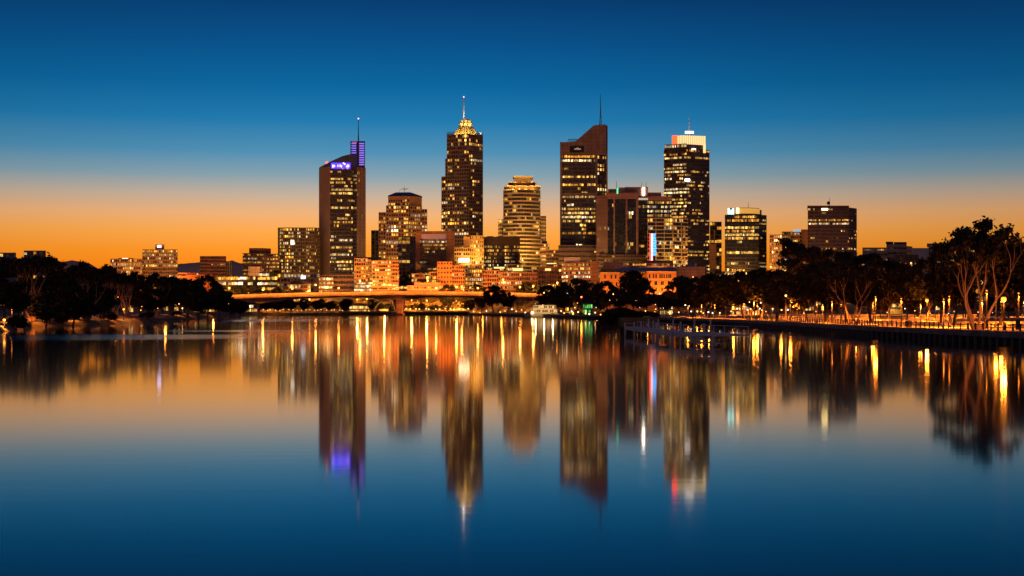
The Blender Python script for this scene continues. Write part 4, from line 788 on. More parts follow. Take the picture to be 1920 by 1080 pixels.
# ------------------------------------------------------------------ trees
def leaf_material(name, c0, c1):
    m = bpy.data.materials.new(name); m.use_nodes = True; nt = m.node_tree; b = nt.nodes['Principled BSDF']; b.inputs['Roughness'].default_value = .65; b.inputs['Specular IOR Level'].default_value = .25
    tc = nt.nodes.new('ShaderNodeTexCoord'); nz = nt.nodes.new('ShaderNodeTexNoise'); nz.inputs['Scale'].default_value = .55; nz.inputs['Detail'].default_value = 6; cr = nt.nodes.new('ShaderNodeValToRGB'); e = cr.color_ramp.elements
    e[0].position = .35; e[1].position = .68; e[0].color = tuple(.62 * c for c in c0) + (1,); e[1].color = tuple(.62 * c for c in c1) + (1,)
    nt.links.new(tc.outputs['Object'], nz.inputs['Vector']); nt.links.new(nz.outputs['Fac'], cr.inputs[0]); nt.links.new(cr.outputs[0], b.inputs['Base Color']); return m
leafA = leaf_material('fig_leaves', (.03, .032, .014), (.085, .075, .03)); leafB = leaf_material('gum_leaves', (.035, .036, .02), (.095, .08, .042))
barkA = mat('dark_bark', srgb(88, 70, 58), .9, .25, 3, stretch=(1, 1, .2)); barkB = mat('pale_gum_bark', srgb(150, 122, 102), .8, .45, 1.2, stretch=(1, 1, .25))
def make_tree(kind, seed, H=16.0, leaf=.5):
    R = random.Random(seed); tr = MB(); cr = MB(); tips = []
    def limb(p, d, L, r, depth, maxd, spread):
        p = Vector(p); d = Vector(d).normalized(); seg = 4
        for i in range(seg):
            q = p + d * (L / seg); tr.tube(p, q, r * (1 - .22 * i / seg), r * (1 - .22 * (i + 1) / seg), 7 if depth < 2 else 5, False); p = q
            d = (d + Vector((R.uniform(-.2, .2), R.uniform(-.2, .2), R.uniform(-.02, .12)))).normalized(); r *= .93
        if depth >= maxd: tips.append((p, L)); return
        n = R.choice((2, 3)) if depth else R.choice((3, 4)); a0 = R.uniform(0, 6.28)
        for k in range(n):
            a = a0 + 6.283 * k / n + R.uniform(-.4, .4); s = spread * R.uniform(.6, 1.2)
            nd = (d + Vector((math.cos(a), math.sin(a), 0)) * s + Vector((0, 0, .12))).normalized(); limb(p, nd, L * R.uniform(.62, .85), r * .68, depth + 1, maxd, spread)
        if depth >= 1: tips.append((p, L * .8))
    blobs = []
    if kind == 'round':
        limb((0, 0, -.5), (R.uniform(-.1, .1), R.uniform(-.1, .1), 1), H * .24, H * .026, 0, 2, .75)
        for _ in range(58):
            a = R.uniform(0, 6.283); z = R.uniform(-.85, 1); rr = math.sqrt(max(0, 1 - z * z)) * R.uniform(.5, 1.08); blobs.append((Vector((math.cos(a) * rr * H * .37, math.sin(a) * rr * H * .37, H * (.62 + .28 * z))), H * R.uniform(.04, .10), 76))
        for p, L in tips[:10]: blobs.append((p, H * .1, 90))
    elif kind == 'gum':       # fan of pale limbs, umbrella clusters
        n = 5
        for k in range(n):
            a = 6.283 * k / n + R.uniform(-.3, .3); s = .45 if k else .05; limb((.25 * math.cos(a), .25 * math.sin(a), -.5), (math.cos(a) * s, math.sin(a) * s * .7, 1), H * .36, H * .019, 1, 3, .5)
        tr.tube((0, 0, -.6), (0, 0, H * .06), H * .04, H * .032, 9)
        for p, L in tips:
            if p.z > H * .64: blobs.append((p + Vector((0, 0, H * .02)), H * R.uniform(.045, .085), 80))
        for _ in range(12):
            a = R.uniform(0, 6.283); rr = R.uniform(.05, .45) * H; blobs.append((Vector((math.cos(a) * rr, math.sin(a) * rr, H * (R.uniform(.78, .95) - .3 * (rr / H)))), H * R.uniform(.05, .10), 150))
    elif kind == 'vase':      # big lawn gum: few thick pale limbs from the ground, wide high crown
        for (lx, ly, L) in ((-.42, .1, .34), (.03, 0, .36), (.46, -.05, .36), (-.1, .35, .32)): limb((lx * .8, ly, -.5), (lx, ly, 1), H * L, H * .0165, 1, 4, .5)
        tr.tube((0, 0, -.6), (0, 0, H * .05), H * .038, H * .03, 9)
        for p, L in tips:
            if p.z > H * .58 and R.random() < .16: blobs.append((p, H * R.uniform(.045, .08), 120))
        for _ in range(17):
            a = R.uniform(0, 6.283); rr = R.uniform(.05, .5) * H; blobs.append((Vector((math.cos(a) * rr, math.sin(a) * rr * .8, H * (.93 - .45 * (rr / H) ** 1.2 + R.uniform(-.1, .06)))), H * R.uniform(.045, .085), 150))
    elif kind == 'thin':
        limb((0, 0, -.5), (R.uniform(-.05, .05), 0, 1), H * .4, H * .016, 0, 2, .35)
        for p, L in tips: blobs.append((p, H * R.uniform(.05, .08), 60))
        for _ in range(9): blobs.append((Vector((R.uniform(-.16, .16) * H, R.uniform(-.16, .16) * H, H * R.uniform(.45, .95))), H * R.uniform(.05, .09), 80))
    elif kind == 'low':
        limb((0, 0, -.3), (0, 0, 1), H * .16, H * .03, 0, 2, 1.1)
        for _ in range(26):
            a = R.uniform(0, 6.283); rr = math.sqrt(R.random()) * H * .8; blobs.append((Vector((math.cos(a) * rr, math.sin(a) * rr, H * (.78 - .35 * (rr / H) ** 2 + R.uniform(-.12, .08)))), H * R.uniform(.14, .2), 300))
    else:                     # shrub
        for k in range(5): a = 1.25 * k; tr.tube((0, 0, -.2), (math.cos(a) * H * .2, math.sin(a) * H * .2, H * .4), H * .02, H * .01, 5, False)
        for _ in range(12):
            a = R.uniform(0, 6.283); rr = math.sqrt(R.random()) * H * .55; blobs.append((Vector((math.cos(a) * rr, math.sin(a) * rr, H * (.5 - .3 * (rr / H) ** 2 + R.uniform(-.15, .22)))), H * R.uniform(.18, .28), 150))
    for c, r, n in blobs:
        sx, sy, sz = R.uniform(.85, 1.25), R.uniform(.85, 1.25), R.uniform(.6, .85)
        for _ in range(n):
            v = Vector((R.gauss(0, 1), R.gauss(0, 1), R.gauss(0, 1))).normalized(); q = min(1.7, abs(R.gauss(.78, .36)))
            p = c + Vector((v.x * sx, v.y * sy, v.z * sz)) * (r * q); a = Vector((R.gauss(0, 1), R.gauss(0, 1), R.gauss(0, .7))).normalized(); b_ = a.orthogonal().normalized(); w = a.cross(b_); th = R.uniform(0, 6.28)
            e1 = (b_ * math.cos(th) + w * math.sin(th)); e2 = a.cross(e1); s = leaf * R.uniform(.6, 1.35); e1 = e1 * s; e2 = e2 * (s * .55)
            cr.quad(tuple(p - e1), tuple(p + e2 * .9), tuple(p + e1), tuple(p - e2 * .9))
    return tr, cr
PROTO = {}
SPEC = {'round': (leafA, barkA, .55, 3), 'gum': (leafB, barkB, .5, 3), 'vase': (leafB, barkB, .36, 2), 'thin': (leafB, barkB, .45, 2), 'low': (leafA, barkA, .5, 2), 'shrub': (leafA, barkA, .4, 2)}
for kd, (lf, bk, ls, nv) in SPEC.items():
    for i in range(nv):
        tr, cr = make_tree(kd, 100 + i * 7 + len(kd), 16.0 if kd != 'shrub' else 4.0, ls); PROTO[kd, i] = (tr.mesh('trunk', bk, smooth=True), cr.mesh('crown', lf))
TR = random.Random(4); NTREE = {}
def tree(px, ytop, d, kind, w, label, group, rot=None, var=None, zb=None):
    z = ground_z(px, d) if zb is None else zb; H = PZ(ytop, d) - z; n = NTREE.get(kind, 0); NTREE[kind] = n + 1; tm, cm = PROTO[kind, (n if var is None else var) % SPEC[kind][3]]
    base = 16.0 if kind != 'shrub' else 4.0; s = H / base * (1.03 if kind != 'shrub' else 1.2)
    nm = {'round': 'tree', 'gum': 'gum_tree', 'vase': 'gum_tree', 'thin': 'slender_tree', 'low': 'spreading_tree', 'shrub': 'shrub'}[kind]
    r = thing(nm, label, 'shrub' if kind == 'shrub' else 'tree', (PX(px, d), d, z - .1), group); r.rotation_euler.z = TR.uniform(0, 6.28) if rot is None else rot; r.scale = (s * w, s * w, s)
    for nme, me in (('trunk', tm), ('crown', cm)): o = bpy.data.objects.new(nme, me); C.objects.link(o); o.parent = r
    return r
GL = 'trees on the west bank'; GC = 'trees along the central waterfront'; GR = 'trees on the lawn side'; GS = 'shrubs along the banks'; GT = 'street trees behind the bridge'
LT = [(8, 503, 350, 'round', 1.0, 'dark bushy tree below the blue-grey flat block at the frame edge'),
 (60, 470, 410, 'gum', 1.0, 'tall gum with pale fanned limbs below the stepped grey block'), (108, 503, 430, 'round', .95, 'dense dark tree below the domed hill, beside the tall fanned gum'),
 (165, 488, 455, 'gum', .9, 'gum with pale fanned limbs standing clear of the domed hill'), (135, 535, 420, 'round', 1.1, 'short dark tree between the two pale-limbed gums'),
 (212, 497, 500, 'gum', .8, 'open-crowned gum below the lower tan block'), (238, 506, 530, 'gum', .8, 'thin-limbed gum in front of the lower tan block, its limbs dim'), (190, 535, 470, 'round', 1.0, 'dark low-crowned tree under the open-crowned gum'),
 (262, 521, 550, 'round', 1.0, 'rounded dark tree between the lower tan block and the white-sign block'), (297, 509, 600, 'gum', .7, 'small airy gum crown before the white-sign block'), (288, 540, 560, 'round', 1.2, 'broad dark tree below the white-sign block'),
 (322, 517, 620, 'round', 1.0, 'dark tree before the low long annex'), (352, 521, 660, 'round', 1.1, 'dense tree under the terracotta parapet'), (388, 513, 720, 'round', .8, 'taller rounded tree in front of the curved red-brown block'),
 (372, 543, 690, 'round', 1.2, 'broad low-branched tree under the curved red-brown block'), (410, 537, 770, 'round', 1.0, 'sloping dark tree before the lilac annex'), (432, 556, 840, 'round', 1.1, 'small dark tree at the bridge start'), (449, 562, 920, 'round', 1.2, 'last small tree of the west bank, by the abutment cafe'),
 (35, 545, 372, 'round', 1.2, 'low dark tree in front of the tall fanned gum'), (85, 548, 395, 'round', 1.1, 'low dark tree on the sandy edge under the domed hill')]
LT += [(150, 518, 700, 'round', 1.2, 'dark tree in the gap between the pale-limbed gum and the domed hill'), (188, 520, 740, 'round', 1.2, 'dark tree glimpsed behind the open-crowned gum'), (120, 522, 690, 'round', 1.2, 'dark tree behind the sandy edge and the domed hill'), (48, 518, 680, 'round', 1.2, 'dark tree seen through the limbs of the tall fanned gum'), (228, 526, 760, 'round', 1.2, 'dark tree seen through the limbs of the thin-limbed gum'), (85, 520, 660, 'round', 1.2, 'dark tree below the stepped grey block, behind the tall gum'), (305, 530, 800, 'round', 1.2, 'dark tree behind the second lit kiosk'), (345, 530, 840, 'round', 1.2, 'dark tree behind the long boat shed'), (420, 548, 1000, 'round', 1.2, 'dark tree behind the sloping tree at the lilac annex')]
for px, y, d, k, w, l in LT: tree(px, y, d, k, w, l, GL)
for px, y, d, w, l in ((160, 572, 448, 1.3, 'round dark bush below the pale-limbed gum'), (30, 592, 332, 1.0, 'small bush on the sandy spit at the frame edge'), (95, 590, 420, 1.2, 'bush on the sand under the domed hill'), (118, 588, 425, 1.1, 'low bush beside the sand under the domed hill'), (205, 585, 480, 1.2, 'bush on the orange-lit sand patch'), (275, 585, 545, 1.4, 'bush at the waterline below the white-sign block'), (330, 584, 630, 1.5, 'bush at the waterline below the low long annex'), (395, 584, 810, 1.6, 'bush at the waterline below the curved red-brown block')): tree(px, y, d, 'shrub', w, l, GS)
CT = [(925, 533, 1165, 'round', .95, 'broad dark tree hiding the bridge under the black tiny-window block'), (902, 550, 1210, 'round', .9, 'smaller dark tree on the pier side of the broad tree'), (952, 547, 1095, 'round', .9, 'dark tree between the broad tree and the ferry'), (880, 562, 1255, 'round', 1.0, 'low tree at the end of the promenade wall'),
 (986, 527, 1300, 'round', .9, 'round street tree before the orange brick block'), (1012, 531, 1290, 'round', .9, 'street tree at the bridge end by the orange brick block'), (1026, 533, 1010, 'round', .9, 'dark tree above the ferry roof'), (1046, 541, 960, 'round', .9, 'short dark tree above the ferry stern'), (1058, 527, 1000, 'round', .8, 'dark tree below the tan window grid'),
 (1082, 520, 930, 'round', .85, 'tallest dark tree below the tan window grid'), (1108, 529, 860, 'round', .9, 'dark tree beside the green-lit tent'), (1136, 525, 830, 'round', .9, 'dark tree at the corner of the orange mansion'), (1160, 540, 800, 'round', 1.0, 'lower tree below the mansion corner windows'), (1188, 505, 900, 'round', .9, 'tall round tree covering the middle of the orange mansion'), (1214, 535, 780, 'round', .8, 'dark tree below the mansion shuttered windows'), (1275, 516, 680, 'round', .9, 'large dark tree covering the mansion east end'), (1248, 545, 690, 'round', .9, 'dark tree under the mansion east windows'), (1062, 556, 880, 'round', .9, 'small tree beside the ticket booth'), (1128, 556, 790, 'round', .9, 'small pale-trunked tree near the green-lit tent'),
 (1180, 552, 600, 'low', .8, 'low spreading dark tree above the jetty start'), (1222, 550, 610, 'low', .8, 'low spreading dark tree before the bright yellow pavilion'), (1262, 556, 580, 'low', .7, 'low spreading dark tree above the jetty platform')]
for px, y, d, k, w, l in CT: tree(px, y, d, k, w, l, GC)
for k, (px, y, d, l) in enumerate(((1152, 580, 556, 'dark bush at the point beside the dinghy'), (1166, 577, 560, 'tall bush at the jetty gangway'), (1180, 580, 553, 'bush on the point behind the first jetty piles'), (1196, 583, 552, 'bush on the point behind the middle jetty piles'), (1212, 584, 553, 'bush on the point behind the tallest jetty pile'), (1228, 585, 556, 'bush where the quay wall begins'), (1036, 587, 905, 'bush beside the ferry stern'), (1064, 586, 830, 'bush below the ticket booth'), (1088, 588, 775, 'bush below the green-lit tent'))): tree(px, y, d, 'shrub', 1.35, l, GS)
UT = [(500, 562, 1225), (522, 566, 1235), (545, 560, 1240), (570, 566, 1238), (596, 562, 1245), (620, 564, 1245), (645, 566, 1250)]
for i, (px, y, d) in enumerate(UT): tree(px, y, d, 'round', 1.0, ['dark tree under the bridge next to the abutment', 'small tree under the deep end of the bridge girder', 'tree under the first span, third from the abutment', 'middle tree of the dark row under the first span', 'tree past the middle of the dark row under the first span', 'tree near the end of the dark row under the first span', 'last tree of the dark row, next to the terrace cafe'][i], 'trees under the first bridge span')
for k in range(9): tree(490 + k * 19 + (k % 3) * 4, 559 + (k % 2) * 4, 1256 + (k % 4) * 8, 'round', 1.2, 'dark tree in the thick row behind the lights of the first span', 'thick row of trees behind the first span', zb=2.5)
for k in range(13): px = (652, 664, 676, 706, 730, 766, 781, 797, 812, 829, 845, 860, 874)[k]; tree(px, 567 + (k % 3) * 2.5, (1300 if px < 750 else 1312) + (k % 2) * 6, 'shrub', 1.3, 'amber-lit bush on the embankment slope beneath the bridge', 'amber-lit bushes beneath the bridge', zb=3.0)
tree(697, 560, 1277, 'round', .8, 'single round tree standing before the glass shelter', 'trees under the first bridge span')
BT = [(668, 553, 1325), (688, 554, 1330), (712, 552, 1340), (768, 554, 1335), (786, 555, 1340), (806, 553, 1335), (826, 554, 1345), (846, 553, 1340), (866, 555, 1335)]
for i, (px, y, d) in enumerate(BT): tree(px, y, d, 'round', 1.0, ('amber-lit embankment tree behind the terrace cafe', 'amber-lit embankment tree beside the single round tree', 'amber-lit embankment tree behind the glass shelter', 'amber-lit tree next to the bridge pier', 'second amber-lit tree from the bridge pier', 'third amber-lit tree from the bridge pier', 'amber-lit tree under the middle of the second span', 'amber-lit tree two before the promenade end', 'amber-lit tree at the promenade end')[i], 'amber-lit trees behind the promenade', zb=3.0)
ST = [(425, 534, 1290, 'street tree at the start of the shopping hall'), (445, 533, 1300, 'street tree under the shopping hall sign'), (465, 534, 1300, 'street tree before the middle of the shopping hall'), (483, 536, 1300, 'street tree beside the red street lamp'), (518, 537, 1300, 'street tree at the end of the shopping hall'), (534, 539, 1290, 'street tree beside the round pavilion'), (760, 513, 1400, 'dark tree at the foot of the black glass mid-rise'), (795, 508, 1410, 'dark tree at the foot of the lavender-panel slab'), (840, 532, 1300, 'street tree between the pink hall and the twin orange street lamps'), (893, 531, 1290, 'street tree between the twin orange street lamps and the gold building'), (515, 505, 1480, 'dark tree between the convex block and the terraced block')]
for px, y, d, l in ST: tree(px, y, d, 'round', .8, l, GT)
RT = [(1300, 517, 560, 'round', .95, 'dark tree above the fender frame of the jetty'), (1330, 511, 540, 'round', .95, 'dark tree below the narrow dark block'), (1362, 512, 520, 'round', .95, 'dark tree under the lit sign emblem'), (1393, 506, 500, 'round', .95, 'dark tree below the black sign-box block'), (1428, 501, 470, 'round', 1.0, 'dense dark tree below the corner of the sign-box block'), (1458, 503, 450, 'round', 1.0, 'dense dark tree below the tan apartment block'),
 (1491, 441, 640, 'thin', 1.2, 'tall slender tree rising before the blue roof room'), (1528, 462, 620, 'thin', 1.2, 'slender tree before the plum box tower'), (1482, 512, 420, 'round', .9, 'dark tree below the tall slender tree'), (1512, 503, 400, 'round', .9, 'dark tree below the glowing apartment facade'), (1548, 486, 385, 'round', .95, 'dark tree rising against the plum box tower'), (1585, 468, 350, 'round', .9, 'big dark tree below the plum box tower corner'),
 (1600, 486, 300, 'vase', 1.05, 'lawn gum with splayed pale limbs leaning over the fence'), (1632, 472, 345, 'round', .85, 'big dark tree beside the plum box tower'), (1668, 484, 400, 'round', .9, 'dark tree below the roof plant of the civic building'), (1700, 492, 390, 'round', .85, 'dark tree before the red-brown brick house'), (1738, 483, 360, 'round', .9, 'dark tree over the first bright park lamp'), (1765, 500, 320, 'round', .9, 'dark tree between the first bright park lamp and the big gum'), (1788, 448, 290, 'round', .8, 'tall dark tree next to the big gum, below the gallery louvres'),
 (1834, 417, 219, 'vase', 1.0, 'biggest gum, orange-lit branching trunk beside the fence'), (1876, 446, 280, 'round', .85, 'dark tree behind the second bright park lamp'), (1908, 450, 250, 'round', .9, 'dark tree at the frame edge above the notice board'), (1650, 540, 450, 'round', 1.0, 'short tree at the back of the lawn by the yellow gable'), (1720, 545, 470, 'round', 1.0, 'short tree at the back of the lawn behind the first bright park lamp'), (1810, 540, 420, 'round', 1.0, 'short tree at the back of the lawn behind the big gum'), (1415, 545, 520, 'round', .9, 'short tree before the lit restaurant front'), (1345, 548, 560, 'round', .9, 'short tree by the lit promenade'), (1560, 545, 430, 'round', 1.0, 'short tree on the lawn between the hanging sign and the splayed gum'), (1500, 548, 470, 'round', .9, 'short tree near the promenade lamps'), (1890, 545, 400, 'round', 1.0, 'short tree before the long pale pavilion'), (1770, 550, 500, 'round', 1.0, 'short rounded tree far back on the lawn')]
for k, px in enumerate((1292, 1322, 1356, 1388, 1424, 1462, 1500, 1536, 1570, 1612, 1652, 1690, 1734, 1772, 1812, 1856, 1900)): RT.append((px, 541 + (k * 5) % 9, 860 + (k * 67) % 260, 'round', 1.5, 'dark tree far behind the lawn below the ' + ('pink warehouse', 'light-box tower', 'narrow dark block', 'black sign-box block', 'sign-box block edge', 'tan apartment block', 'blue roof room', 'plum box tower', 'middle of the plum box tower', 'plum box tower corner', 'civic building edge', 'civic building plant room', 'pale gallery', 'gallery louvres', 'big gum trunk', 'second bright park lamp', 'notice board')[k]))
for px, y, d, k, w, l in RT: tree(px, y, d, k, w, l, GR, rot=(.2 if k == 'vase' else None), var=({'vase': 0 if px > 1700 else 1}.get(k)))

# ------------------------------------------------------------------ lamps
LMP = {}
def lamp(px, y, d, P=0, kind='post', col='sodium', label='', group=None, R_=None, city=False):
    key = (kind, col); cc = {'sodium': (1, .29, .03), 'warm': (1, .52, .13), 'white': (1, .85, .62), 'red': (1, .10, .03), 'green': (.3, 1, .4), 'amber': (1, .26, .02)}[col]
    zg = ground_z(px, d); zt = PZ(y, d); zg = min(zg, zt - 1.0); hd = MB(); r = {'post': .42, 'bollard': .26, 'big': .5}[kind] if R_ is None else R_
    t = thing('bollard_light' if kind == 'bollard' else 'street_lamp', label, 'bollard light' if kind == 'bollard' else 'street lamp', (PX(px, d), d, zg), group)
    po = MB(); h = zt - zg; po.tube((0, 0, -.3), (0, 0, h + r * .9), .09 if kind != 'big' else .11, .06 if kind != 'big' else .08, 6); po.tube((0, 0, -.2), (0, 0, .5), .16, .14, 6); po.tube((0, 0, h + r * .75), (0, 0, h + r * 1.2), r * 1.1, r * .35, 8); po.build('post', roofd, t)
    hd.ball((0, 0, h), r, 8, 6); hd.build('globe', glow_mat('lamp_globe_' + col, cc, {'sodium': 9, 'warm': 7, 'white': 7, 'red': 10, 'green': 6, 'amber': 3.5}[col]), t)
    if P: o = lamp_light((0, 0, h - r - .25), P, {'sodium': SOD, 'warm': GOLD, 'white': WARM, 'red': (1, .1, .02), 'green': (.2, 1, .3), 'amber': (1, .25, .018)}[col], .4, t, spot=(((0, 60, h - 14), math.radians(168)) if city and P > 5000 else None if city else ((0, 0, -99), math.radians(158))))
    if P > 5000 and city: lamp_light((0, 0, h - r - .5), P * .07, SOD, .8, t)
    return t
# west bank
for px, y, d, P, c, l in ((42, 578, 380, 500, 'sodium', 'orange lamp under the tall fanned gum'), (20, 566, 420, 0, 'warm', 'yellow lamp under the dark bushy tree at the frame edge'), (36, 568, 430, 300, 'sodium', 'orange lamp between the bushy tree and the tall gum'), (165, 565, 470, 500, 'sodium', 'orange lamp at the foot of the pale-limbed gum'), (90, 540, 470, 0, 'white', 'high white lamp inside the crown below the domed hill'), (250, 565, 570, 300, 'red', 'red lamp under the rounded dark tree'), (300, 560, 640, 0, 'white', 'white lamp under the small airy gum'), (323, 565, 660, 0, 'white', 'white lamp before the lit kiosk'), (275, 571, 620, 0, 'white', 'small white lamp by the bush at the waterline'), (342, 578, 700, 300, 'warm', 'yellow lamp at the end of the lit kiosk'), (395, 556, 800, 0, 'sodium', 'orange lamp under the taller rounded tree'), (403, 564, 820, 0, 'warm', 'yellow lamp by the boat shed'), (366, 570, 780, 300, 'warm', 'yellow lamp before the boat shed'), (232, 580, 500, 600, 'sodium', 'orange lamp over the lit sand patch'), (8, 600, 318, 450, 'sodium', 'low orange lamp on the sandy spit'), (130, 585, 440, 300, 'sodium', 'low orange lamp behind the round dark bush'), (64, 590, 410, 250, 'sodium', 'low orange lamp at the foot of the tall fanned gum')):
    lamp(px, y, d, P * 5, 'post', c, l, 'lamps on the west bank', R_=.3)
# promenade under the bridge
for k in range(21): lamp(484 + k * 8 + TR.uniform(-2, 2), 581.5 + TR.uniform(-1, 1), 1232, 0, 'bollard', 'warm', 'low warm light in the row along the water under the first span', 'lights along the first span', R_=.24)
for k in range(14): lamp(760 + k * 9.2 + TR.uniform(-2.5, 2.5), 579.5 + TR.uniform(-1, 1), 1292 if k < 8 else 1285 - (k - 8) * 8, 1500 if k % 2 == 0 else 0, 'bollard', 'warm', 'bright low light on the promenade wall under the second span', 'lights on the promenade wall', R_=.42)
for px, y, d, P, l in ((772, 560, 1300, 9000, 'tall orange lamp by the bridge pier'), (670, 561, 1305, 9000, 'orange lamp above the terrace cafe'), (688, 560, 1305, 9000, 'orange lamp beside the single round tree'), (800, 563, 1310, 9000, 'orange lamp behind the promenade lights'), (830, 564, 1310, 9000, 'orange lamp under the middle of the second span'), (856, 564, 1300, 9000, 'orange lamp before the promenade end')):
    lamp(px, y, d, P * 17, 'big', 'amber', l, 'lamps behind the promenade', R_=.6, city=True)
# city streets behind the bridge
for px, y, d, P, c, l in ((493, 543, 1270, 30000, 'sodium', 'large red-orange street lamp before the shopping hall'), (548, 541, 1280, 18000, 'sodium', 'street lamp below the round pavilion'), (592, 534, 1330, 30000, 'sodium', 'street lamp lighting the shed end'), (635, 540, 1270, 15000, 'sodium', 'street lamp before the dark shed'), (675, 527, 1320, 25000, 'warm', 'bright lamp at the foot of the small-window tan block'), (720, 533, 1290, 25000, 'sodium', 'street lamp below the ribbon-window block'), (818, 540, 1280, 20000, 'warm', 'yellow lamp at the end of the pale pink hall'), (856, 538, 1270, 32000, 'sodium', 'first of the twin orange street lamps'), (866, 537, 1270, 32000, 'sodium', 'second of the twin orange street lamps, nearer the gold building'), (896, 540, 1260, 20000, 'sodium', 'orange lamp past the twin street lamps'), (943, 524, 1310, 32000, 'sodium', 'yellow-orange lamp on the long brick building corner'), (975, 538, 1260, 25000, 'sodium', 'lamp under the round street tree'), (1000, 536, 1270, 25000, 'sodium', 'lamp between the two bridge-end street trees'), (1045, 530, 1250, 30000, 'sodium', 'lamp before the orange brick terrace'), (1085, 528, 1220, 28000, 'sodium', 'lamp before the tan window grid'), (430, 540, 1280, 20000, 'sodium', 'lamp at the near end of the shopping hall'), (1365, 505, 1400, 60000, 'sodium', 'street lamp at the foot of the sign-box block'), (1445, 500, 1380, 50000, 'sodium', 'street lamp at the foot of the tan apartment block'), (1300, 520, 1180, 25000, 'sodium', 'lamp before the low pink warehouse'), (345, 530, 1340, 40000, 'sodium', 'lamp before the low long annex'), (235, 528, 1370, 50000, 'sodium', 'lamp at the foot of the lower tan block'), (405, 533, 1330, 40000, 'sodium', 'lamp before the terracotta parapet')):
    lamp(px, y, d, P * 2.3, 'big', c, l, 'street lamps in the city', R_=.8, city=True)
for px, y, d, l in ((650, 522, 1480, 'added street lamp on the avenue behind the dark shed'), (720, 522, 1500, 'added street lamp on the avenue behind the ribbon-window block'), (800, 520, 1400, 'added street lamp on the avenue below the lavender-panel slab'), (860, 505, 1560, 'added street lamp at the foot of the tallest tower'), (930, 512, 1400, 'added street lamp on the avenue below the black tiny-window block'), (1000, 512, 1470, 'added street lamp on the avenue below the rounded hotel'), (1085, 510, 1440, 'added street lamp before the dark podium'), (1165, 512, 1400, 'added street lamp before the granite block'), (1235, 512, 1370, 'added street lamp before the cream grid building'), (1300, 510, 1480, 'added street lamp at the foot of the light-box tower'), (1400, 512, 1420, 'added street lamp on the avenue below the black sign-box block'), (560, 520, 1480, 'added street lamp on the avenue below the convex block'), (300, 530, 1380, 'added street lamp below the white-sign block'), (1560, 520, 1380, 'added street lamp below the plum box tower'), (480, 520, 1440, 'added street lamp on the avenue before the pale windowless box')):
    lamp(px, y, d, 120000, 'big', 'warm', l, 'added street lamps on the city avenue', R_=.8, city=True)  # lamps added between the low blocks to glow on the tower feet
# waterfront lamps
wl = [(888, 584), (900, 586), (912, 583), (938, 585), (947, 583), (960, 580), (968, 584), (978, 581), (985, 586), (1052, 583), (1058, 587), (1072, 584), (1084, 585), (1098, 588), (1105, 589), (1116, 586), (1126, 590), (1134, 587), (1142, 584)]
for i, (px, y) in enumerate(wl): lamp(px, y, shore(px) + 14 + 9 * (i % 4), 1500 if i % 2 == 0 else 0, 'post', ('warm', 'sodium', 'white')[i % 3], 'small glowing lamp among the waterfront trees beside the ferry', 'small lamps along the central waterfront', R_=.34)
lamp(1090, 557, 810, 900, 'big', 'red', 'tall lamp with a red head beside the green-lit tent', 'lamps along the central waterfront')
for px, y, d, P, c, l in ((1155, 563, 760, 600, 'warm', 'yellow lamp under the mansion corner tree'), (1253, 572, 640, 900, 'warm', 'yellow star-bright lamp before the yellow pavilion'), (1276, 562, 640, 200, 'white', 'white lamp in the gap east of the yellow pavilion'), (1306, 540, 620, 0, 'white', 'high white lamp inside the dark tree by the mansion'), (1020, 549, 960, 500, 'sodium', 'orange lamp inside the trees above the ferry')): lamp(px, y, d, P, 'post', c, l, 'lamps along the central waterfront', R_=.4)
for k in range(22):
    px = 1166 + k * 15.5; d = 640 - k * 8 + (k % 3) * 14; lamp(px + TR.uniform(-6, 6), 583 + TR.uniform(-6, 5), d, 2200 if k % 3 == 0 else 0, 'post', ('warm', 'sodium', 'white')[(k * 7) % 3], 'small lamp in the promenade row behind the low spreading trees', 'small lamps on the east promenade', R_=.22)
for k in range(14):
    px = 1510 + k * 29 + TR.uniform(-14, 14); lamp(px, 583 + TR.uniform(-6, 5), 520 - (k % 4) * 25, 0, 'post', ('white', 'sodium', 'warm')[k % 3], 'tiny distant lamp at the back of the lawn', 'tiny lamps behind the lawn', R_=.13)
for px, y, d, P, c, l, r in ((1738, 563, 350, 5200, 'sodium', 'bright orange park lamp on the lawn under the dark tree', .5), (1882, 561, 213, 5200, 'sodium', 'bright orange park lamp beside the biggest gum', .5), (1638, 563, 400, 4500, 'sodium', 'orange park lamp beyond the splayed gum', .45), (1577, 564, 420, 3500, 'sodium', 'small orange park lamp over the splayed gum limb', .3), (1445, 566, 480, 3500, 'sodium', 'orange park lamp below the tan apartment block', .3), (1500, 570, 440, 3500, 'sodium', 'orange park lamp behind the hanging sign', .3), (1340, 572, 500, 3000, 'sodium', 'orange park lamp above the start of the fence', .3), (1395, 570, 470, 3000, 'sodium', 'orange park lamp before the restaurant front', .3), (1806, 552, 420, 3500, 'sodium', 'high dim park lamp behind the biggest gum', .25)):
    lamp(px, y, d, 3200 if r >= .5 else P * 6, 'big', 'amber', l, 'park lamps on the lawn', R_=r * .85, city=r >= .5)
lamp(1546, 566, 700, 0, 'post', 'green', 'green lamp far behind the lawn trees', 'tiny lamps behind the lawn', R_=.3)

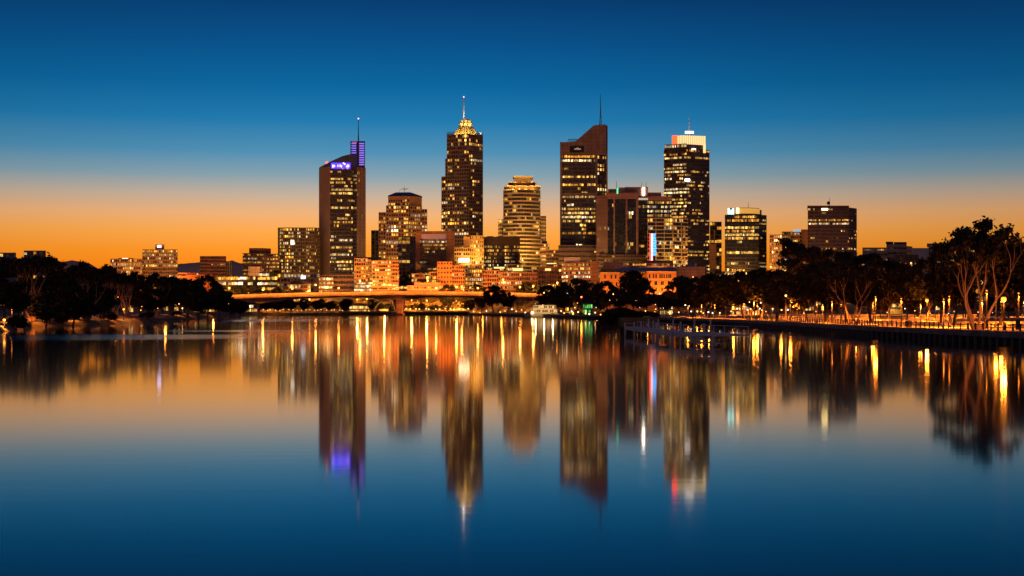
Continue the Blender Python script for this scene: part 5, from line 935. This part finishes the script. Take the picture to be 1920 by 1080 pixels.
for k in range(46):
    px = TR.uniform(1000, 1480); lamp(px, TR.uniform(548, 586), shore(px) + TR.uniform(40, 200), 0, 'post', TR.choice(('warm', 'warm', 'white', 'sodium')), 'faint lamp glinting between the dark waterfront crowns', 'faint lamps among the waterfront trees', R_=TR.uniform(.12, .26))
for k in range(24):
    px = TR.uniform(5, 440); lamp(px, TR.uniform(556, 582), shore(px) + TR.uniform(30, 160), 0, 'post', TR.choice(('warm', 'sodium', 'white', 'sodium')), 'faint lamp glinting between the dark west bank crowns', 'faint lamps among the west bank trees', R_=TR.uniform(.10, .22))
for px, y, d, P, l in ((1560, 566, 300, 14000, 'added lamp hidden in the crown of the dark tree by the plum box tower corner'), (1690, 560, 268, 14000, 'added lamp over the path by the round litter bin'), (1780, 556, 250, 14000, 'added lamp over the path by the last bench'), (1850, 545, 232, 12000, 'added lamp in the crown just behind the biggest gum'), (1910, 550, 225, 12000, 'added lamp above the notice board'), (1420, 570, 430, 14000, 'added lamp over the quay path below the sign-box block'), (1290, 574, 545, 9000, 'added lamp at the start of the quay path')):
    lamp(px, y, d, P * 1.6, 'big', 'amber', l, 'added path lamps along the quay', R_=.12)  # added lamps, kept nearly out of sight, that brighten the lawn
LP_ = []
for row, d0 in enumerate((262, 300, 345, 400, 460, 530, 620)):
    X0 = PX(1240 + row * 4, d0) if d0 > 500 else 70.5
    X1 = PX(1950, d0); n = max(2, int((X1 - X0) / 17))
    if shore(1240) > d0 + 20: X0 = 71
    for k in range(n): LP_.append((X0 + (X1 - X0) * (k + .5) / n + TR.uniform(-4, 4), d0 + TR.uniform(-12, 12)))
for X_, d in LP_:
    px = 960 + X_ * F / d
    if d < shore(px) + 3: continue
    z = ground_z(px, d) + TR.uniform(4.2, 6.4); lamp(px, HOR - (z - CAMH) * F / d, d, 62000, 'post', 'amber', 'added slim lamp post in the grid lighting the lawn behind the fence', 'added lamp posts across the lawn', R_=.10)  # lamp grid added to light the whole lawn orange
    if TR.random() < .6: lamp_light((X_, d, z - .6), 1000, (1, .26, .02), .4)  # extra unseen point light added to warm the crowns
for x_, d, h_ in ((PX(22, 340), 340, 3.4), (PX(60, 405), 405, 4.2), (PX(130, 438), 438, 4), (PX(205, 484), 484, 4), (PX(245, 515), 515, 4.6), (PX(330, 640), 640, 4.5)):
    px = 960 + x_ * F / d; z = ground_z(px, d) + h_; lamp(px, HOR - (z - CAMH) * F / d, d, 4200, 'post', 'amber', 'added slim lamp post lighting the sandy west bank', 'added lamp posts on the sand', R_=.11)  # posts added to throw orange light on the sand
for px, d in ((30, 390), (75, 430), (125, 470), (170, 500), (215, 530), (265, 590), (310, 640), (360, 700), (400, 800)): lamp_light((PX(px, d), d, ground_z(px, d) + 4), 1300, (1, .26, .03), .4)  # unseen point lights added inside the west bank trees to light foliage
for px, d in ((905, 1190), (940, 1130), (1030, 985), (1060, 930), (1090, 880), (1120, 830), (1150, 780), (1185, 830), (1215, 720), (1250, 670), (1290, 590), (1330, 540), (1375, 500), (1420, 465), (1465, 430)): lamp_light((PX(px, d), d, ground_z(px, d) + 5), 1100, (1, .26, .02), .4)  # same unseen fill lights, added among the central and quay trees
# ------------------------------------------------------------------ lawn furniture and people
def bin_(px, d, label, h=1.05):
    z = ground_z(px, d); t = thing('litter_bin', label, 'litter bin', (PX(px, d), d, z)); q = MB(); q.tube((0, 0, .08), (0, 0, h), .34, .38, 12); q.build('body', dark, t); q = MB(); q.tube((0, 0, h), (0, 0, h + .12), .42, .3, 12); q.build('lid', roofd, t)
bin_(1703, 247, 'round litter bin against the quay fence')
t = thing('notice_board', 'tall dark notice board on the quay beside the fence end', 'notice board', (PX(1908.5, 201), 201, 1.85)); q = MB(); q.box(-.28, -.06, .25, .28, .06, 1.75); q.build('panel', dark, t); q = MB(); q.box(-.30, -.05, 0, -.24, .05, .3); q.build('leg', roofd, t); q = MB(); q.box(.24, -.05, 0, .30, .05, .3); q.build('leg', roofd, t); q = MB(); q.box(-.12, -.075, 1.1, .02, -.055, 1.4); q.build('poster', mat('blue_poster', srgb(40, 46, 80), .6, .1), t)
t = thing('hanging_sign', 'dark hanging sign board on a post at the lawn edge', 'sign', (PX(1551, 316), 316, 1.85)); q = MB(); q.tube((-.5, 0, 0), (-.5, 0, 2.7), .05, .05, 6); q.tube((-.5, 0, 2.6), (.5, 0, 2.6), .04, .04, 6); q.build('post', roofd, t); q = MB(); q.prism([(-.34, -.04), (.34, -.04), (.34, .04), (-.34, .04)], 1.15, 2.45); q.build('board', dark, t)
t = thing('hanging_sign', 'squat dark information stand on the lawn near the promenade lamps', 'sign', (PX(1457, 372), 372, 1.85)); q = MB(); q.box(-.4, -.2, .1, .4, .2, 1.9); q.build('board', dark, t); q = MB(); q.tube((-.3, 0, 0), (-.3, 0, 2.4), .05, .05, 6); q.build('post', roofd, t)
for (px, d, l) in ((1525, 322, 'slatted bench on the lawn near the hanging sign'), (1622, 268, 'slatted bench by the fence beside the splayed gum'), (1775, 238, 'slatted bench by the fence before the bright park lamp')):
    t = thing('bench', l, 'bench', (PX(px, d), d, 1.85), 'benches on the lawn'); q = MB()
    for k in range(4): q.box(-.8, -.2 + k * .12, .43, .8, -.11 + k * .12, .47)
    q.build('seat', tim, t); q = MB()
    for k in range(3): q.box(-.8, .27, .55 + k * .12, .8, .30, .64 + k * .12)
    q.build('backrest', tim, t)
    for s in (-.7, .7): q = MB(); q.box(s - .03, -.2, 0, s + .03, -.14, .43); q.box(s - .03, .2, 0, s + .03, .27, .9); q.build('leg', roofd, t)
# seated person with a bicycle by the biggest gum
pd_ = 203.5; pxp = PX(1851, pd_)
def skin_body(name, joints, edges, radii, m):
    me = bpy.data.meshes.new(name); me.from_pydata(joints, edges, []); o = bpy.data.objects.new(name, me); C.objects.link(o)
    md = o.modifiers.new('s', 'SKIN'); 
    for v, r in zip(me.skin_vertices[0].data, radii): v.radius = (r, r)
    me.skin_vertices[0].data[0].use_root = True; o.modifiers.new('d', 'SUBSURF').levels = 1; o.modifiers['d'].render_levels = 2; me.materials.append(m); return o
J = [(0, 0, .92), (0, .02, 1.15), (0, .02, 1.38), (0, 0, 1.50), (0, -.02, 1.60), (0, -.02, 1.72), (.10, 0, .88), (.12, -.06, .48), (.13, .02, .06), (.13, -.14, .03), (-.10, 0, .88), (-.13, .04, .48), (-.14, .16, .06), (-.14, .02, .03),
     (.19, .02, 1.40), (.27, -.02, 1.14), (.36, -.14, .95), (.39, -.19, .88), (-.19, .02, 1.40), (-.25, .04, 1.12), (-.23, -.04, .88), (-.23, -.07, .79)]
E = [(0, 1), (1, 2), (2, 3), (3, 4), (4, 5), (0, 6), (6, 7), (7, 8), (8, 9), (0, 10), (10, 11), (11, 12), (12, 13), (2, 14), (14, 15), (15, 16), (16, 17), (2, 18), (18, 19), (19, 20), (20, 21)]
RD = [.14, .135, .15, .06, .095, .085, .095, .065, .045, .035, .095, .065, .045, .035, .065, .048, .036, .03, .065, .048, .036, .03]
po_ = skin_body('person', J, E, RD, mat('dark_clothes', srgb(52, 42, 44), .8, .2, 4)); po_.location = (pxp, pd_, 1.93); po_.rotation_euler.z = .5; tag(po_, 'standing person in dark clothes holding a bicycle beside the big gum', 'person')
hr = MB(); hr.ball((0, .012, 1.70), .105, 10, 7, 1.05); hr.build('hair', mat('dark_hair', srgb(30, 24, 22), .6, .1), po_)
fc = MB(); fc.ball((0, -.055, 1.645), .07, 8, 6, 1.25); fc.tube((0, -.12, 1.65), (0, -.135, 1.62), .012, .016, 5); fc.build('face', mat('skin', srgb(196, 148, 120), .6, .08), po_)
by = thing('bicycle', 'dark bicycle held by the person at the quay fence', 'bicycle', (pxp + .75, pd_ - .2, 1.93)); by.rotation_euler.z = .1
for s in (-.52, .52):
    q = MB()
    for k in range(18):
        a, c = 6.2832 * k / 18, 6.2832 * (k + 1) / 18; q.tube((s + .33 * math.cos(a), 0, .35 + .33 * math.sin(a)), (s + .33 * math.cos(c), 0, .35 + .33 * math.sin(c)), .025, .025, 5)
    for k in range(6): a = 1.0472 * k; q.tube((s, 0, .35), (s + .32 * math.cos(a), 0, .35 + .32 * math.sin(a)), .006, .006, 4)
    q.build('wheel', dark, by)
q = MB(); pts = {'b': (-.05, 0, .32), 's': (-.18, 0, .85), 'h': (.38, 0, .88), 'r': (-.52, 0, .35), 'f': (.52, 0, .35)}
for a, c in ('bs', 'bh', 'sh', 'rb', 'rs', 'hf'): q.tube(pts[a], pts[c], .022, .022, 6)
q.build('frame', roofd, by); q = MB(); q.tube((.36, -.26, 1.0), (.36, .26, 1.0), .016, .016, 6); q.tube((.38, 0, .88), (.36, 0, 1.0), .018, .018, 6); q.build('handlebar', roofd, by); q = MB(); q.box(-.32, -.07, .9, -.06, .07, .96); q.tube((-.18, 0, .85), (-.19, 0, .91), .016, .016, 6); q.build('saddle', dark, by)

# ------------------------------------------------------------------ sky, sun, camera
W = bpy.data.worlds.new('World'); bpy.context.scene.world = W; W.use_nodes = True; nt = W.node_tree; N = nt.nodes.new; LK = nt.links.new
bg = nt.nodes['Background']; tc = N('ShaderNodeTexCoord'); sp = N('ShaderNodeSeparateXYZ'); LK(tc.outputs['Generated'], sp.inputs[0])
def ramp(stops):
    cr = N('ShaderNodeValToRGB'); e = cr.color_ramp.elements
    for i, (p, c) in enumerate(stops):
        el = e[i] if i < 2 else e.new(p); el.position = p; el.color = srgb(*c) + (1,)
    return cr
mr = N('ShaderNodeMapRange'); mr.inputs[1].default_value = 0; mr.inputs[2].default_value = .32; LK(sp.outputs['Z'], mr.inputs[0])
k = 1 / .32
dusk = ramp([(0, (248, 112, 8)), (1, (4, 30, 72)), (.028 * k, (255, 134, 18)), (.042 * k, (255, 152, 40)), (.055 * k, (252, 168, 76)), (.067 * k, (238, 176, 118)), (.080 * k, (196, 174, 152)), (.094 * k, (132, 160, 172)), (.110 * k, (78, 142, 178)), (.132 * k, (30, 120, 172)), (.156 * k, (6, 100, 156)), (.184 * k, (3, 80, 136)), (.215 * k, (3, 58, 110))])
LK(mr.outputs[0], dusk.inputs[0])
anti = ramp([(0, (124, 96, 98)), (1, (20, 44, 84)), (.1, (136, 104, 108)), (.3, (94, 82, 96)), (.6, (44, 52, 84))]); LK(sp.outputs['Z'], anti.inputs[0])
my = N('ShaderNodeMapRange'); my.inputs[1].default_value = -.25; my.inputs[2].default_value = .75; my.interpolation_type = 'SMOOTHSTEP'; LK(sp.outputs['Y'], my.inputs[0])
mx = N('ShaderNodeMix'); mx.data_type = 'RGBA'; LK(my.outputs[0], mx.inputs['Factor']); LK(anti.outputs[0], mx.inputs['A']); LK(dusk.outputs[0], mx.inputs['B'])
# afterglow is a little weaker away from where the sun set
az = N('ShaderNodeMapRange'); az.inputs[1].default_value = .03; az.inputs[2].default_value = .46; az.inputs[3].default_value = 1.04; az.inputs[4].default_value = .70; az.interpolation_type = 'SMOOTHSTEP'; ax = N('ShaderNodeMath'); ax.operation = 'ADD'; ax.inputs[1].default_value = .085; LK(sp.outputs['X'], ax.inputs[0]); ab = N('ShaderNodeMath'); ab.operation = 'ABSOLUTE'; LK(ax.outputs[0], ab.inputs[0]); LK(ab.outputs[0], az.inputs[0])
ml = N('ShaderNodeVectorMath'); ml.operation = 'SCALE'; LK(mx.outputs['Result'], ml.inputs[0]); LK(az.outputs[0], ml.inputs['Scale'])
sk = N('ShaderNodeTexSky'); sk.sky_type = 'NISHITA'; sk.sun_disc = False; sk.sun_elevation = math.radians(-2.5); sk.sun_rotation = math.radians(-6); sk.air_density = 1.2; sk.dust_density = 1.5
sv = N('ShaderNodeVectorMath'); sv.operation = 'SCALE'; sv.inputs['Scale'].default_value = .006; LK(sk.outputs[0], sv.inputs[0])
ad = N('ShaderNodeVectorMath'); ad.operation = 'ADD'; LK(ml.outputs[0], ad.inputs[0]); LK(sv.outputs[0], ad.inputs[1]); LK(ad.outputs[0], bg.inputs['Color']); bg.inputs['Strength'].default_value = 1.0
sl = bpy.data.lights.new('sun', 'SUN'); sl.energy = .03; sl.angle = math.radians(2); sl.color = (1, .5, .2); so_ = bpy.data.objects.new('sun', sl); C.objects.link(so_); so_.rotation_euler = (math.radians(-89), 0, math.radians(6)); so_.location = (0, 0, 400)
cam = bpy.data.cameras.new('camera'); co_ = bpy.data.objects.new('camera', cam); C.objects.link(co_); co_.location = (0, 0, CAMH); co_.rotation_euler = (math.pi / 2, 0, 0)
cam.sensor_width = 36; cam.lens = 36 * F / 1920; cam.shift_y = (HOR - 540) / 1920; cam.clip_start = .5; cam.clip_end = 30000; bpy.context.scene.camera = co_
sc = bpy.context.scene; sc.view_settings.view_transform = 'Standard'; sc.view_settings.look = 'None'; sc.view_settings.exposure = 0; sc.view_settings.gamma = 1
sc.cycles.max_bounces = 5; sc.cycles.diffuse_bounces = 2; sc.cycles.glossy_bounces = 3; sc.cycles.sample_clamp_indirect = 12; sc.cycles.use_denoising = True; sc.cycles.caustics_reflective = False
print('LIGHTS', NL[0], 'OBJECTS', len(bpy.data.objects))
